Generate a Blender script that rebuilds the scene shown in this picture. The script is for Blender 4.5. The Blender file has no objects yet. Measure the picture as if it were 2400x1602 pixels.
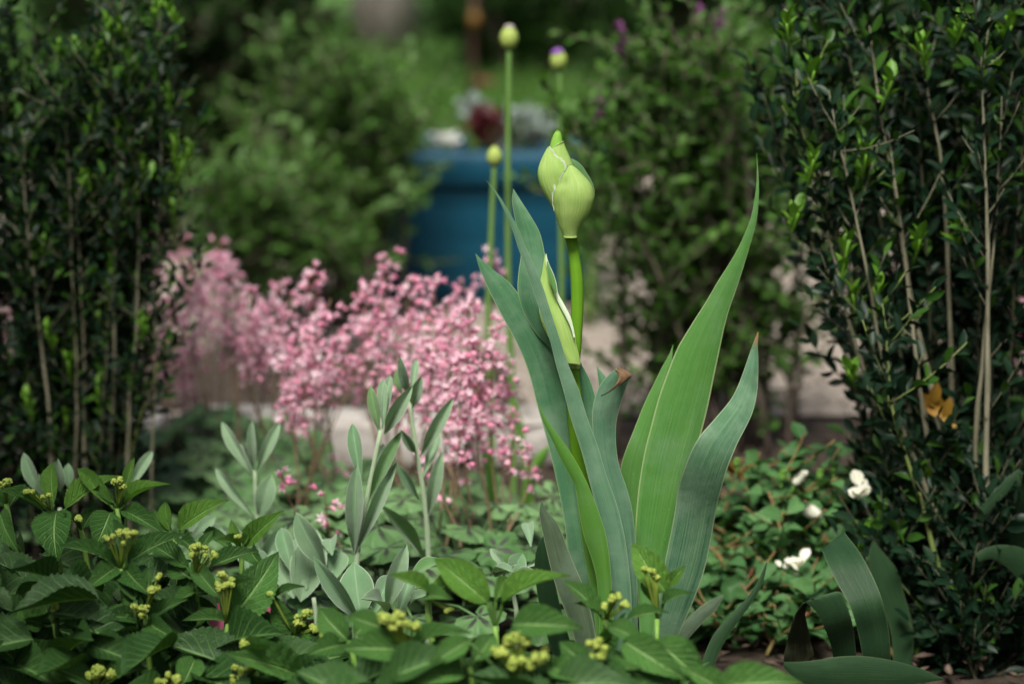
import bpy, math, random
import numpy as np
from mathutils import Vector
rng = np.random.default_rng(11)
R = math.radians
SC = bpy.context.scene
COL = SC.collection

# ------------------------------------------------------------------ camera, light, exposure
CAM_H, PITCH, LENS = 0.62, R(10.02), 85.0
FPX = 2400 * LENS / 36.0
cd = bpy.data.cameras.new('camera'); cam = bpy.data.objects.new('camera', cd); COL.objects.link(cam)
cam.location = (0, 0, CAM_H); cam.rotation_euler = (math.pi / 2 - PITCH, 0, 0)
cd.lens = LENS; cd.sensor_width = 36; cd.clip_start = 0.05; cd.clip_end = 400
cd.dof.use_dof = True; cd.dof.focus_distance = 1.80; cd.dof.aperture_fstop = 4.1; cd.dof.aperture_blades = 9
SC.camera = cam
SUN_EL, SUN_AZ = R(56), R(-10)          # soft light from high on the left, in front of the plants
w = bpy.data.worlds.new('World'); SC.world = w; w.use_nodes = True
nt = w.node_tree
sky = nt.nodes.new('ShaderNodeTexSky'); sky.sky_type = 'NISHITA'; sky.sun_disc = False
sky.sun_elevation = SUN_EL; sky.sun_rotation = R(180) - SUN_AZ; sky.dust_density = 6.0; sky.air_density = 1.0; sky.ozone_density = 1.0
bg = nt.nodes['Background']; bg.inputs[1].default_value = 0.062
nt.links.new(sky.outputs[0], bg.inputs[0])
sd = bpy.data.lights.new('sun', 'SUN'); sun = bpy.data.objects.new('sun', sd); COL.objects.link(sun)
sd.energy = 3.3; sd.angle = R(20); sd.color = (1.0, 0.97, 0.90)
# sun travels from (sin az, -cos az) side: behind the camera to the left
sv = Vector((math.sin(SUN_AZ) * math.cos(SUN_EL), -math.cos(SUN_AZ) * math.cos(SUN_EL), math.sin(SUN_EL)))
sun.rotation_euler = sv.to_track_quat('Z', 'Y').to_euler(); sun.location = (-3, -4, 8)
SC.view_settings.view_transform = 'Standard'; SC.view_settings.look = 'None'
SC.view_settings.exposure = 0.9; SC.view_settings.gamma = 1.0
SC.cycles.use_denoising = True
SC.cycles.max_bounces = 7; SC.cycles.diffuse_bounces = 3; SC.cycles.glossy_bounces = 2; SC.cycles.transmission_bounces = 4
SC.cycles.sample_clamp_indirect = 4.0

# ------------------------------------------------------------------ photograph position + distance -> place in the garden
cF = np.array((0, math.cos(PITCH), -math.sin(PITCH))); cU = np.array((0, math.sin(PITCH), math.cos(PITCH)))
def ray(px, py):
    px = np.asarray(px, float); py = np.asarray(py, float)
    d = cF + ((801 - py) / FPX)[..., None] * cU
    d = d + np.stack([(px - 1200) / FPX, np.zeros_like(px), np.zeros_like(px)], -1)
    return d
def at(px, py, Y):
    d = ray(px, py); t = np.asarray(Y, float) / d[..., 1]
    p = d * t[..., None]; p[..., 2] += CAM_H
    return p
def ppm(Y): return FPX / (Y * 1.0)          # pixels per metre, roughly
def nrm(v):
    v = np.asarray(v, float); return v / np.maximum(np.linalg.norm(v, axis=-1, keepdims=True), 1e-9)
def resample(A, n):
    A = np.asarray(A, float)
    if len(A) < 3:
        t = np.linspace(0, 1, n)[:, None]; return A[0] * (1 - t) + A[-1] * t
    c = np.concatenate([[0], np.cumsum(np.linalg.norm(np.diff(A, axis=0), axis=1) + 1e-6)]); c /= c[-1]
    m = np.gradient(A, c, axis=0)
    u = np.linspace(0, 1, n); k = np.clip(np.searchsorted(c, u, side='right') - 1, 0, len(A) - 2)
    h = (c[k + 1] - c[k])[:, None]; t = ((u - c[k]) / (c[k + 1] - c[k]))[:, None]
    return ((2*t**3 - 3*t**2 + 1) * A[k] + (t**3 - 2*t**2 + t) * h * m[k] + (-2*t**3 + 3*t**2) * A[k + 1] + (t**3 - t**2) * h * m[k + 1])

# ------------------------------------------------------------------ mesh building
class MB:
    def __init__(s): s.V = []; s.Q = []; s.T = []; s.U = []; s.R = []; s.n = 0
    def add(s, V, Q=None, T=None, U=None, r=0.5):
        V = np.asarray(V, float).reshape(-1, 3); k = len(V)
        s.V.append(V)
        if Q is not None and len(Q): s.Q.append(np.asarray(Q, int) + s.n)
        if T is not None and len(T): s.T.append(np.asarray(T, int) + s.n)
        s.U.append(np.zeros((k, 2)) if U is None else np.asarray(U, float).reshape(-1, 2))
        s.R.append(np.full(k, r) if np.isscalar(r) else np.asarray(r, float).reshape(-1)); s.n += k
    def grid(s, P, r=0.5, U=None, wrap=False):
        n, m = P.shape[:2]; I = np.arange(n * m).reshape(n, m)
        if wrap: J = np.concatenate([I, I[:, :1]], 1)
        else: J = I
        Q = np.stack([J[:-1, :-1], J[:-1, 1:], J[1:, 1:], J[1:, :-1]], -1).reshape(-1, 4)
        if U is None:
            u, v = np.meshgrid(np.linspace(0, 1, m), np.linspace(0, 1, n)); U = np.stack([u, v], -1)
        s.add(P, Q=Q, U=U, r=r)
    def tube(s, P, rad, seg=6, r=0.5):
        P = np.asarray(P, float); n = len(P); rad = np.broadcast_to(np.asarray(rad, float), (n,))
        t = nrm(np.gradient(P, axis=0)); a = np.array((0.31, 0.93, 0.17))
        x = nrm(np.cross(t, a)); y = np.cross(t, x); ph = np.linspace(0, 2 * math.pi, seg, endpoint=False)
        G = P[:, None] + rad[:, None, None] * (np.cos(ph)[None, :, None] * x[:, None] + np.sin(ph)[None, :, None] * y[:, None])
        s.grid(G, r=r, wrap=True)
        k = s.n; s.add(np.stack([P[0], P[-1]]), r=r); e = k - n * seg
        T = [(k, e + (i + 1) % seg, e + i) for i in range(seg)] + [(k + 1, e + (n - 1) * seg + i, e + (n - 1) * seg + (i + 1) % seg) for i in range(seg)]
        s.T.append(np.array(T))
    def scatter(s, tp, O, D, N, L, W, r=None):
        tv, tq, tt, tu = tp; O = np.asarray(O, float); k = len(O)
        if k == 0: return
        D = nrm(D); X = nrm(np.cross(D, N)); Z = np.cross(X, D)
        L = np.broadcast_to(L, (k,)); W = np.broadcast_to(W, (k,))
        V = O[:, None] + tv[None, :, 0:1] * (X * W[:, None])[:, None] + tv[None, :, 1:2] * (D * L[:, None])[:, None] + tv[None, :, 2:3] * (Z * L[:, None])[:, None]
        m = len(tv); off = (np.arange(k) * m)[:, None, None]
        if r is None: r = rng.random(k)
        s.add(V, Q=(tq[None] + off).reshape(-1, 4) if len(tq) else None, T=(tt[None] + off).reshape(-1, 3) if len(tt) else None,
              U=np.tile(tu, (k, 1)), r=np.repeat(r, m))
    def build(s, name, mat, parent=None, root=None, smooth=True):
        V = np.concatenate(s.V); U = np.concatenate(s.U); Rr = np.concatenate(s.R)
        if root is not None: V = V - np.array(root.location)
        q = np.concatenate(s.Q).reshape(-1) if s.Q else np.zeros(0, int); t = np.concatenate(s.T).reshape(-1) if s.T else np.zeros(0, int)
        loops = np.concatenate([q, t]); nq, ntr = len(q) // 4, len(t) // 3
        st = np.concatenate([np.arange(nq) * 4, nq * 4 + np.arange(ntr) * 3]); 
        me = bpy.data.meshes.new(name)
        me.vertices.add(len(V)); me.vertices.foreach_set('co', V.astype(np.float32).ravel())
        me.loops.add(len(loops)); me.loops.foreach_set('vertex_index', loops.astype(np.int32))
        me.polygons.add(nq + ntr); me.polygons.foreach_set('loop_start', st.astype(np.int32))
        me.update(calc_edges=True)
        uv = me.uv_layers.new(name='UVMap'); uv.data.foreach_set('uv', U[loops].astype(np.float32).ravel())
        at_ = me.attributes.new('rnd', 'FLOAT', 'POINT'); at_.data.foreach_set('value', Rr.astype(np.float32))
        me.polygons.foreach_set('use_smooth', np.full(nq + ntr, smooth)); me.validate()
        me.materials.append(mat)
        o = bpy.data.objects.new(name, me); COL.objects.link(o)
        if parent is not None: o.parent = parent
        return o
def thing(name, label, cat, loc, group=None):
    o = bpy.data.objects.new(name, None); COL.objects.link(o); o.location = tuple(float(v) for v in loc)
    o.empty_display_size = 0.05; o['label'] = label; o['category'] = cat
    if group: o['group'] = group
    return o
def tag(o, label=None, cat=None, group=None, kind=None):
    for k, v in (('label', label), ('category', cat), ('group', group), ('kind', kind)):
        if v: o[k] = v
    return o

def prof(kind, t):
    if kind == 'ovate': return np.sin(math.pi * np.clip(t, 0, 1) ** 0.72) ** 0.85 * (1 - 0.25 * t ** 4)
    if kind == 'lance': return np.sin(math.pi * np.clip(t, 0, 1) ** 0.9) ** 0.9
    if kind == 'oval': return np.sin(math.pi * np.clip(t, 0, 1)) ** 0.6
    if kind == 'spatula': return np.sin(math.pi * np.clip(t, 0, 1) ** 1.5) ** 0.75 * 0.9 + 0.12 * (1 - t)
def leaf_tp(kind='oval', n=4, m=2, fold=0.12, droop=0.12, wave=0.0, serr=0.0, lift=0.0):
    t = np.linspace(0, 1, n + 1); sA = np.linspace(-1, 1, m + 1)
    T, S = np.meshgrid(t, sA, indexing='ij'); wd = prof(kind, T)
    if serr: wd = wd * (1 + serr * np.where(np.arange(n + 1) % 2 == 0, 1, -1)[:, None] * (np.abs(S) > 0.99))
    X = S * wd * 0.5; Y = T.copy()
    Zc = fold * np.abs(S) * wd - droop * T ** 2 + lift * T + wave * np.sin(T * 9 + S * 2) * np.abs(S)
    V = np.stack([X, Y, Zc], -1).reshape(-1, 3)
    I = np.arange((n + 1) * (m + 1)).reshape(n + 1, m + 1)
    Q = np.stack([I[:-1, :-1], I[:-1, 1:], I[1:, 1:], I[1:, :-1]], -1).reshape(-1, 4)
    U = np.stack([S * 0.5 + 0.5, T], -1).reshape(-1, 2)
    return V, Q, np.zeros((0, 3), int), U

# ------------------------------------------------------------------ materials
def node(nt, typ, **kw):
    n = nt.nodes.new(typ)
    for k, v in kw.items():
        if k.startswith('i_'): n.inputs[int(k[2:])].default_value = v
        else: setattr(n, k, v)
    return n
def mathn(nt, op, a, b=None, c=None, clamp=False):
    n = nt.nodes.new('ShaderNodeMath'); n.operation = op; n.use_clamp = clamp
    for i, x in enumerate((a, b, c)):
        if x is None: continue
        if isinstance(x, (int, float)): n.inputs[i].default_value = x
        else: nt.links.new(x, n.inputs[i])
    return n.outputs[0]
def mixc(nt, f, a, b, mode='MIX'):
    n = nt.nodes.new('ShaderNodeMix'); n.data_type = 'RGBA'; n.blend_type = mode
    for s, x in ((n.inputs[0], f), (n.inputs[6], a), (n.inputs[7], b)):
        if isinstance(x, (int, float)): s.default_value = x
        elif isinstance(x, tuple): s.default_value = (*x, 1)
        else: nt.links.new(x, s)
    return n.outputs[2]
def sstep(nt, x, a, b):
    n = nt.nodes.new('ShaderNodeMapRange'); n.interpolation_type = 'SMOOTHSTEP'; n.inputs[1].default_value = a; n.inputs[2].default_value = b
    nt.links.new(x, n.inputs[0]); return n.outputs[0]
def noise(nt, vec, scale, detail=3, rough=0.55):
    n = nt.nodes.new('ShaderNodeTexNoise'); n.inputs['Scale'].default_value = scale; n.inputs['Detail'].default_value = detail; n.inputs['Roughness'].default_value = rough
    if vec is not None: nt.links.new(vec, n.inputs['Vector'])
    return n.outputs[0]
def newmat(name):
    m = bpy.data.materials.new(name); m.use_nodes = True; nt = m.node_tree
    return m, nt, nt.nodes['Principled BSDF'], nt.nodes['Material Output']
def leafmat(name, dark, light, kind='plain', vein=(0.2, 0.3, 0.1), veinf=0.35, rough=0.45, trans=0.3, spec=0.4, bump=0.15, edge=None, edgef=0.7, nveins=9, spots=None, tint=(1.1, 1.25, 0.5), fuzz=0.0, tip=None, bloom=None, bloomf=0.5):
    m, nt, bs, out = newmat(name); L = nt.links.new
    uv = node(nt, 'ShaderNodeUVMap'); sp = node(nt, 'ShaderNodeSeparateXYZ'); L(uv.outputs[0], sp.inputs[0]); u, v = sp.outputs[0], sp.outputs[1]
    at_ = node(nt, 'ShaderNodeAttribute', attribute_name='rnd'); r = at_.outputs['Fac']
    tc = node(nt, 'ShaderNodeTexCoord'); ob = tc.outputs['Object']
    nz = noise(nt, ob, 60, 3)
    f = mathn(nt, 'ADD', mathn(nt, 'MULTIPLY', r, 0.75), mathn(nt, 'MULTIPLY', mathn(nt, 'SUBTRACT', nz, 0.5), 0.9), clamp=True)
    col = mixc(nt, f, dark, light)
    du = mathn(nt, 'ABSOLUTE', mathn(nt, 'SUBTRACT', u, 0.5)); hgt = None
    if kind == 'pinnate':
        mid = mathn(nt, 'SUBTRACT', 1.0, sstep(nt, du, 0.01, 0.06))
        ph = mathn(nt, 'SUBTRACT', mathn(nt, 'MULTIPLY', v, float(nveins)), mathn(nt, 'MULTIPLY', mathn(nt, 'POWER', du, 0.85), nveins * 0.62))
        fr = mathn(nt, 'ABSOLUTE', mathn(nt, 'SUBTRACT', mathn(nt, 'FRACT', ph), 0.5))
        sv_ = mathn(nt, 'MULTIPLY', mathn(nt, 'SUBTRACT', 1.0, sstep(nt, fr, 0.03, 0.17)), mathn(nt, 'SUBTRACT', 1.0, mathn(nt, 'MULTIPLY', du, 1.6)))
        cell = node(nt, 'ShaderNodeTexVoronoi', feature='DISTANCE_TO_EDGE'); cell.inputs['Scale'].default_value = 22; L(uv.outputs[0], cell.inputs['Vector'])
        net = mathn(nt, 'SUBTRACT', 1.0, sstep(nt, cell.outputs[0], 0.0, 0.12))
        vv = mathn(nt, 'MAXIMUM', mathn(nt, 'MAXIMUM', mid, mathn(nt, 'MULTIPLY', sv_, 0.7)), mathn(nt, 'MULTIPLY', net, 0.22))
        col = mixc(nt, mathn(nt, 'MULTIPLY', vv, veinf), col, vein); hgt = mathn(nt, 'MULTIPLY', vv, -1.0)
    elif kind == 'midrib':
        mid = mathn(nt, 'SUBTRACT', 1.0, sstep(nt, du, 0.0, 0.05)); col = mixc(nt, mathn(nt, 'MULTIPLY', mid, veinf), col, vein); hgt = mathn(nt, 'MULTIPLY', mid, -1.0)
    elif kind == 'stripe':
        mp = node(nt, 'ShaderNodeMapping'); mp.inputs['Scale'].default_value = (26, 1.3, 1); L(uv.outputs[0], mp.inputs[0])
        mp2 = node(nt, 'ShaderNodeMapping'); mp2.inputs['Scale'].default_value = (75, 2.2, 1); L(uv.outputs[0], mp2.inputs[0])
        n1 = noise(nt, mp.outputs[0], 1.0, 2); n2 = noise(nt, mp2.outputs[0], 1.0, 1)
        mp3 = node(nt, 'ShaderNodeMapping'); mp3.inputs['Scale'].default_value = (3.2, 2.6, 1); L(uv.outputs[0], mp3.inputs[0])
        n3 = noise(nt, mp3.outputs[0], 1.0, 3)
        col = mixc(nt, mathn(nt, 'MULTIPLY', sstep(nt, n1, 0.35, 0.7), 0.6), col, dark); col = mixc(nt, mathn(nt, 'MULTIPLY', sstep(nt, n2, 0.45, 0.7), veinf), col, vein)
        col = mixc(nt, mathn(nt, 'MULTIPLY', sstep(nt, n3, 0.4, 0.75), 0.5), col, light); hgt = mathn(nt, 'ADD', n2, mathn(nt, 'MULTIPLY', n1, 0.5))
        if bloom is not None:
            n4 = noise(nt, ob, 26, 5, 0.6); wx = mathn(nt, 'MULTIPLY', sstep(nt, n4, 0.42, 0.72), bloomf)
            col = mixc(nt, mathn(nt, 'MULTIPLY', wx, mathn(nt, 'ADD', 0.55, mathn(nt, 'MULTIPLY', n2, 0.8))), col, bloom)
            n5 = noise(nt, ob, 420, 2); col = mixc(nt, mathn(nt, 'MULTIPLY', sstep(nt, n5, 0.70, 0.74), 0.35), col, (0.30, 0.30, 0.16))
        sp_n = noise(nt, ob, 900, 1); col = mixc(nt, mathn(nt, 'MULTIPLY', sstep(nt, sp_n, 0.66, 0.78), 0.25), col, light)
    elif kind == 'palmate':      # dark markings running out from the middle of a lobed leaf; u = angle, v = radius
        lob = mathn(nt, 'ABSOLUTE', mathn(nt, 'SUBTRACT', mathn(nt, 'FRACT', mathn(nt, 'MULTIPLY', u, 5.0)), 0.5))
        wd = mathn(nt, 'ADD', mathn(nt, 'MULTIPLY', mathn(nt, 'SUBTRACT', 0.9, v), 0.34), mathn(nt, 'MULTIPLY', mathn(nt, 'SUBTRACT', noise(nt, ob, 160, 3), 0.5), 0.35))
        ln = mathn(nt, 'SUBTRACT', 1.0, sstep(nt, mathn(nt, 'SUBTRACT', lob, wd), -0.03, 0.07))
        col = mixc(nt, mathn(nt, 'MULTIPLY', mathn(nt, 'MULTIPLY', ln, mathn(nt, 'SUBTRACT', 1.0, sstep(nt, v, 0.40, 0.92))), veinf), col, vein); hgt = mathn(nt, 'MULTIPLY', ln, -0.6)
    if edge is not None:
        col = mixc(nt, mathn(nt, 'MULTIPLY', sstep(nt, du, 0.455, 0.495), edgef), col, edge)
    if tip is not None:
        col = mixc(nt, mathn(nt, 'SUBTRACT', 1.0, sstep(nt, v, 0.008, 0.05)), col, tip)
    if spots is not None:
        s1 = noise(nt, ob, 130, 4, 0.7); col = mixc(nt, mathn(nt, 'MULTIPLY', sstep(nt, s1, 0.66, 0.76), 0.6), col, spots)
    L(col, bs.inputs['Base Color']); bs.inputs['Roughness'].default_value = rough; bs.inputs['Specular IOR Level'].default_value = spec * 0.6
    if fuzz: bs.inputs['Sheen Weight'].default_value = fuzz; bs.inputs['Sheen Roughness'].default_value = 0.5
    b = node(nt, 'ShaderNodeBump'); b.inputs['Strength'].default_value = bump; b.inputs['Distance'].default_value = 0.002
    hn = noise(nt, ob, 220, 2); h = mathn(nt, 'MULTIPLY', hn, 0.5)
    if hgt is not None: h = mathn(nt, 'ADD', h, hgt)
    L(h, b.inputs['Height']); L(b.outputs[0], bs.inputs['Normal'])
    if trans:
        tr = node(nt, 'ShaderNodeBsdfTranslucent'); tcl = mixc(nt, 1.0, col, tint, 'MULTIPLY'); L(tcl, tr.inputs[0]); L(b.outputs[0], tr.inputs[1])
        mx = node(nt, 'ShaderNodeMixShader'); mx.inputs[0].default_value = trans; L(bs.outputs[0], mx.inputs[1]); L(tr.outputs[0], mx.inputs[2]); L(mx.outputs[0], out.inputs[0])
    return m
def solid(name, c1, c2, scale=40, rough=0.7, bump=0.3, bd=0.003, stretch=None, spec=0.3, detail=5):
    m, nt, bs, out = newmat(name); L = nt.links.new
    tc = node(nt, 'ShaderNodeTexCoord'); vec = tc.outputs['Object']
    if stretch: mp = node(nt, 'ShaderNodeMapping'); mp.inputs['Scale'].default_value = stretch; L(vec, mp.inputs[0]); vec = mp.outputs[0]
    n1 = noise(nt, vec, scale, detail, 0.65); at_ = node(nt, 'ShaderNodeAttribute', attribute_name='rnd')
    f = mathn(nt, 'ADD', sstep(nt, n1, 0.3, 0.7), mathn(nt, 'MULTIPLY', mathn(nt, 'SUBTRACT', at_.outputs['Fac'], 0.5), 0.6), clamp=True)
    L(mixc(nt, f, c1, c2), bs.inputs['Base Color']); bs.inputs['Roughness'].default_value = rough; bs.inputs['Specular IOR Level'].default_value = spec
    b = node(nt, 'ShaderNodeBump'); b.inputs['Strength'].default_value = bump; b.inputs['Distance'].default_value = bd; L(n1, b.inputs['Height']); L(b.outputs[0], bs.inputs['Normal'])
    return m

M = {}
M['iris'] = leafmat('iris_leaf', (0.0540, 0.1620, 0.0780), (0.1200, 0.2820, 0.1260), 'stripe', vein=(0.03, 0.10, 0.06), veinf=0.4, rough=0.5, trans=0.18, spec=0.35, bump=0.25, edge=(0.33, 0.42, 0.22), bloom=(0.24, 0.36, 0.25), bloomf=0.50)
M['iris_blue'] = leafmat('iris_leaf_glaucous', (0.0720, 0.1740, 0.1020), (0.1440, 0.2820, 0.1560), 'stripe', vein=(0.03, 0.095, 0.075), veinf=0.45, rough=0.5, trans=0.12, spec=0.35, bump=0.3, edge=(0.30, 0.40, 0.24), bloom=(0.24, 0.36, 0.25), bloomf=0.50)
M['iris_tip'] = leafmat('iris_leaf_brown_tip', (0.0600, 0.1562, 0.0850), (0.1562, 0.2937, 0.1438), 'stripe', vein=(0.02, 0.08, 0.055), veinf=0.7, rough=0.45, trans=0.12, spec=0.4, bump=0.35, edge=(0.32, 0.40, 0.24), tip=(0.35, 0.2, 0.1), bloom=(0.24, 0.36, 0.25), bloomf=0.50)
M['iris_green'] = leafmat('iris_leaf_fresh', (0.0672, 0.2128, 0.0392), (0.1344, 0.3136, 0.0728), 'stripe', vein=(0.045, 0.13, 0.04), veinf=0.35, rough=0.5, trans=0.28, spec=0.35, bump=0.25, edge=(0.4, 0.48, 0.25), bloom=(0.24, 0.36, 0.25), bloomf=0.25)
M['iris_lime'] = leafmat('iris_leaf_young', (0.10, 0.27, 0.045), (0.16, 0.36, 0.06), 'stripe', vein=(0.08, 0.22, 0.04), veinf=0.25, rough=0.5, trans=0.3, spec=0.35, bump=0.15, edge=(0.3, 0.45, 0.15), bloom=(0.24, 0.36, 0.25), bloomf=0.25)
M['iris_grey'] = leafmat('iris_leaf_old', (0.0880, 0.1430, 0.0825), (0.1870, 0.2640, 0.1540), 'stripe', vein=(0.05, 0.09, 0.05), veinf=0.5, rough=0.55, trans=0.15, spec=0.3, bump=0.35, edge=(0.42, 0.46, 0.3), bloom=(0.24, 0.36, 0.25), bloomf=0.50)
M['iris_dark'] = leafmat('iris_leaf_in_shade', (0.0150, 0.0431, 0.0160), (0.0319, 0.0750, 0.0300), 'stripe', vein=(0.02, 0.06, 0.03), veinf=0.45, rough=0.5, trans=0.15, spec=0.35, bump=0.3, edge=(0.07, 0.11, 0.05))  # blade green with shade put into it, chiefly for the folded right irises
M['iris_wilt'] = leafmat('iris_leaf_wilted', (0.035, 0.05, 0.028), (0.10, 0.11, 0.06), 'stripe', vein=(0.13, 0.10, 0.06), veinf=0.6, rough=0.7, trans=0.1, spec=0.2, bump=0.7, spots=(0.13, 0.09, 0.05))
M['spathe'] = leafmat('iris_spathe', (0.2741, 0.4264, 0.1015), (0.4467, 0.5787, 0.2030), 'stripe', vein=(0.17, 0.33, 0.07), veinf=0.5, rough=0.5, trans=0.3, spec=0.35, bump=0.25)
M['spathe_inner'] = leafmat('iris_inner_sheath', (0.2538, 0.4365, 0.0812), (0.4264, 0.5888, 0.1726), 'stripe', vein=(0.50, 0.62, 0.30), veinf=0.6, rough=0.5, trans=0.3, spec=0.35, bump=0.3)
M['spathe_back'] = leafmat('iris_back_sheath', (0.07, 0.17, 0.06), (0.11, 0.23, 0.09), 'stripe', vein=(0.05, 0.13, 0.05), rough=0.5, trans=0.2, edge=(0.4, 0.5, 0.25))
M['budtip'] = leafmat('iris_bud_core', (0.17, 0.38, 0.045), (0.27, 0.48, 0.08), 'stripe', vein=(0.25, 0.45, 0.08), rough=0.42, trans=0.2)
M['papery'] = leafmat('papery_margin', (0.58, 0.70, 0.48), (0.78, 0.86, 0.72), 'plain', spots=(0.42, 0.34, 0.24), rough=0.6, trans=0.35, bump=0.5, tint=(1, 1, 0.9))
M['irisstem'] = leafmat('iris_stem', (0.10, 0.26, 0.015), (0.17, 0.36, 0.02), 'stripe', vein=(0.13, 0.27, 0.02), veinf=0.3, rough=0.45, trans=0.15, bump=0.2)
M['wither'] = leafmat('withered_leaf', (0.12, 0.065, 0.03), (0.36, 0.22, 0.12), 'stripe', vein=(0.45, 0.33, 0.22), veinf=0.4, rough=0.7, trans=0.1, bump=0.7)
M['hyd'] = leafmat('hydrangea_leaf', (0.0420, 0.1313, 0.0231), (0.0893, 0.2258, 0.0473), 'pinnate', vein=(0.22, 0.38, 0.12), veinf=0.75, rough=0.42, trans=0.25, spec=0.45, bump=0.9, nveins=8)
M['hydtip'] = leafmat('hydrangea_young_leaf', (0.075, 0.20, 0.022), (0.13, 0.29, 0.045), 'pinnate', vein=(0.2, 0.36, 0.09), veinf=0.65, rough=0.42, trans=0.3, spec=0.45, bump=0.9, nveins=8, edge=(0.16, 0.20, 0.05), edgef=0.5)
M['hydfill'] = leafmat('hydrangea_lower_leaf', (0.0136, 0.0467, 0.0102), (0.0382, 0.1020, 0.0238), 'pinnate', vein=(0.13, 0.26, 0.07), veinf=0.7, rough=0.45, trans=0.2, spec=0.35, bump=0.4, nveins=8)  # lower leaves carry shade in their colour, darker than the shoot leaves
M['hydleft'] = leafmat('hydrangea_leaf_shaded', (0.0312, 0.1066, 0.0195), (0.0754, 0.2015, 0.0390), 'pinnate', vein=(0.17, 0.32, 0.09), veinf=0.8, rough=0.42, trans=0.22, spec=0.45, bump=0.9, nveins=8)  # hydrangea green darkened in its colour for the dim lower-left corner
M['hydstem'] = leafmat('hydrangea_stem', (0.12, 0.24, 0.04), (0.2, 0.33, 0.07), 'plain', rough=0.5, trans=0.0)
M['hydbud'] = leafmat('hydrangea_bud', (0.19, 0.28, 0.04), (0.42, 0.48, 0.11), 'plain', rough=0.55, trans=0.15, bump=0.1)
M['felt'] = leafmat('felt_leaf', (0.12, 0.235, 0.115), (0.24, 0.35, 0.215), 'midrib', vein=(0.36, 0.46, 0.33), veinf=0.35, rough=0.8, trans=0.15, spec=0.15, bump=0.3, edge=(0.50, 0.58, 0.45), edgef=0.75, fuzz=0.35)
M['feltgreen'] = leafmat('felt_leaf_green', (0.1100, 0.2310, 0.0825), (0.1870, 0.3190, 0.1320), 'midrib', vein=(0.26, 0.4, 0.2), veinf=0.4, rough=0.75, trans=0.25, spec=0.15, bump=0.3, edge=(0.42, 0.52, 0.36), fuzz=0.3)
M['feltstem'] = leafmat('felt_stem', (0.24, 0.34, 0.19), (0.36, 0.45, 0.3), 'plain', rough=0.85, trans=0.0, fuzz=0.4)
M['heu'] = leafmat('coral_bells_leaf', (0.075, 0.175, 0.055), (0.17, 0.29, 0.125), 'palmate', vein=(0.04, 0.038, 0.035), veinf=0.95, rough=0.5, trans=0.2, bump=0.4)
M['heustalk'] = solid('coral_bells_stalk', (0.16, 0.085, 0.06), (0.22, 0.17, 0.09), 80, 0.6)
M['heuflower'] = leafmat('coral_bells_flower', (0.68, 0.22, 0.36), (0.88, 0.56, 0.66), 'plain', rough=0.6, trans=0.3, bump=0.0, tint=(1, 0.8, 0.85))
M['heupetal'] = leafmat('coral_bells_petal', (0.80, 0.48, 0.60), (0.90, 0.78, 0.82), 'plain', rough=0.6, trans=0.3, bump=0.0, tint=(1, 0.85, 0.9))
M['heured'] = leafmat('coral_bells_red_bud', (0.45, 0.04, 0.10), (0.62, 0.13, 0.20), 'plain', rough=0.6, trans=0.2, bump=0.0, tint=(1, 0.7, 0.7))
M['holly'] = leafmat('holly_leaf', (0.0043, 0.0161, 0.0074), (0.0124, 0.0341, 0.0149), 'midrib', vein=(0.04, 0.08, 0.04), veinf=0.35, rough=0.4, trans=0.08, spec=0.26, bump=0.1)  # deep green leaf, its colour lowered further to dim the frame sides
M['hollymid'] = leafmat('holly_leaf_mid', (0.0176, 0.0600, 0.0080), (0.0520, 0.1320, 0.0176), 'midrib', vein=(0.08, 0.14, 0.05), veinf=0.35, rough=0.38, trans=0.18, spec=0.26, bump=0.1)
M['hollynew'] = leafmat('holly_new_leaf', (0.0831, 0.2150, 0.0176), (0.1564, 0.3226, 0.0343), 'midrib', vein=(0.2, 0.36, 0.06), rough=0.42, trans=0.3, spec=0.4, bump=0.1)
M['hollyyel'] = leafmat('holly_yellow_leaf', (0.3150, 0.1650, 0.0225), (0.4125, 0.2700, 0.0450), 'midrib', vein=(0.5, 0.4, 0.1), rough=0.5, trans=0.25)
M['hollybark'] = solid('holly_bark', (0.10, 0.098, 0.06), (0.23, 0.22, 0.15), 60, 0.8, 0.4, stretch=(1, 1, 0.3))
M['hollydim'] = solid('holly_dark_twig', (0.035, 0.04, 0.02), (0.09, 0.09, 0.05), 60, 0.8, 0.3, stretch=(1, 1, 0.3))
M['hollygreen'] = solid('holly_green_stem', (0.14, 0.19, 0.05), (0.24, 0.28, 0.10), 60, 0.6, 0.2, stretch=(1, 1, 0.3))
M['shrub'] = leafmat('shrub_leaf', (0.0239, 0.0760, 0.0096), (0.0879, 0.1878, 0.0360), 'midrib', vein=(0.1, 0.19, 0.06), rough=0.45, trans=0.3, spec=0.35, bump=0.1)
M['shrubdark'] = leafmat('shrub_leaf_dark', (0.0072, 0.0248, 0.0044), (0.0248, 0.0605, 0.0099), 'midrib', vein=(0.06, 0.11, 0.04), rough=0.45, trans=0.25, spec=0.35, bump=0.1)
M['far'] = leafmat('far_leaf', (0.0064, 0.0224, 0.0032), (0.0224, 0.0600, 0.0080), 'plain', rough=0.5, trans=0.25, spec=0.3, bump=0.0)
M['bark'] = solid('bark', (0.055, 0.042, 0.032), (0.12, 0.095, 0.075), 30, 0.9, 0.6, stretch=(1, 1, 0.25))
M['trunk'] = solid('tree_bark', (0.10, 0.088, 0.075), (0.24, 0.215, 0.19), 14, 0.95, 1.0, 0.03, stretch=(1, 1, 0.2))
M['lilac'] = leafmat('lilac_bud', (0.0880, 0.0220, 0.0770), (0.1650, 0.0550, 0.1430), 'plain', rough=0.6, trans=0.2, bump=0.0, tint=(1, 0.8, 1))
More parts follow.
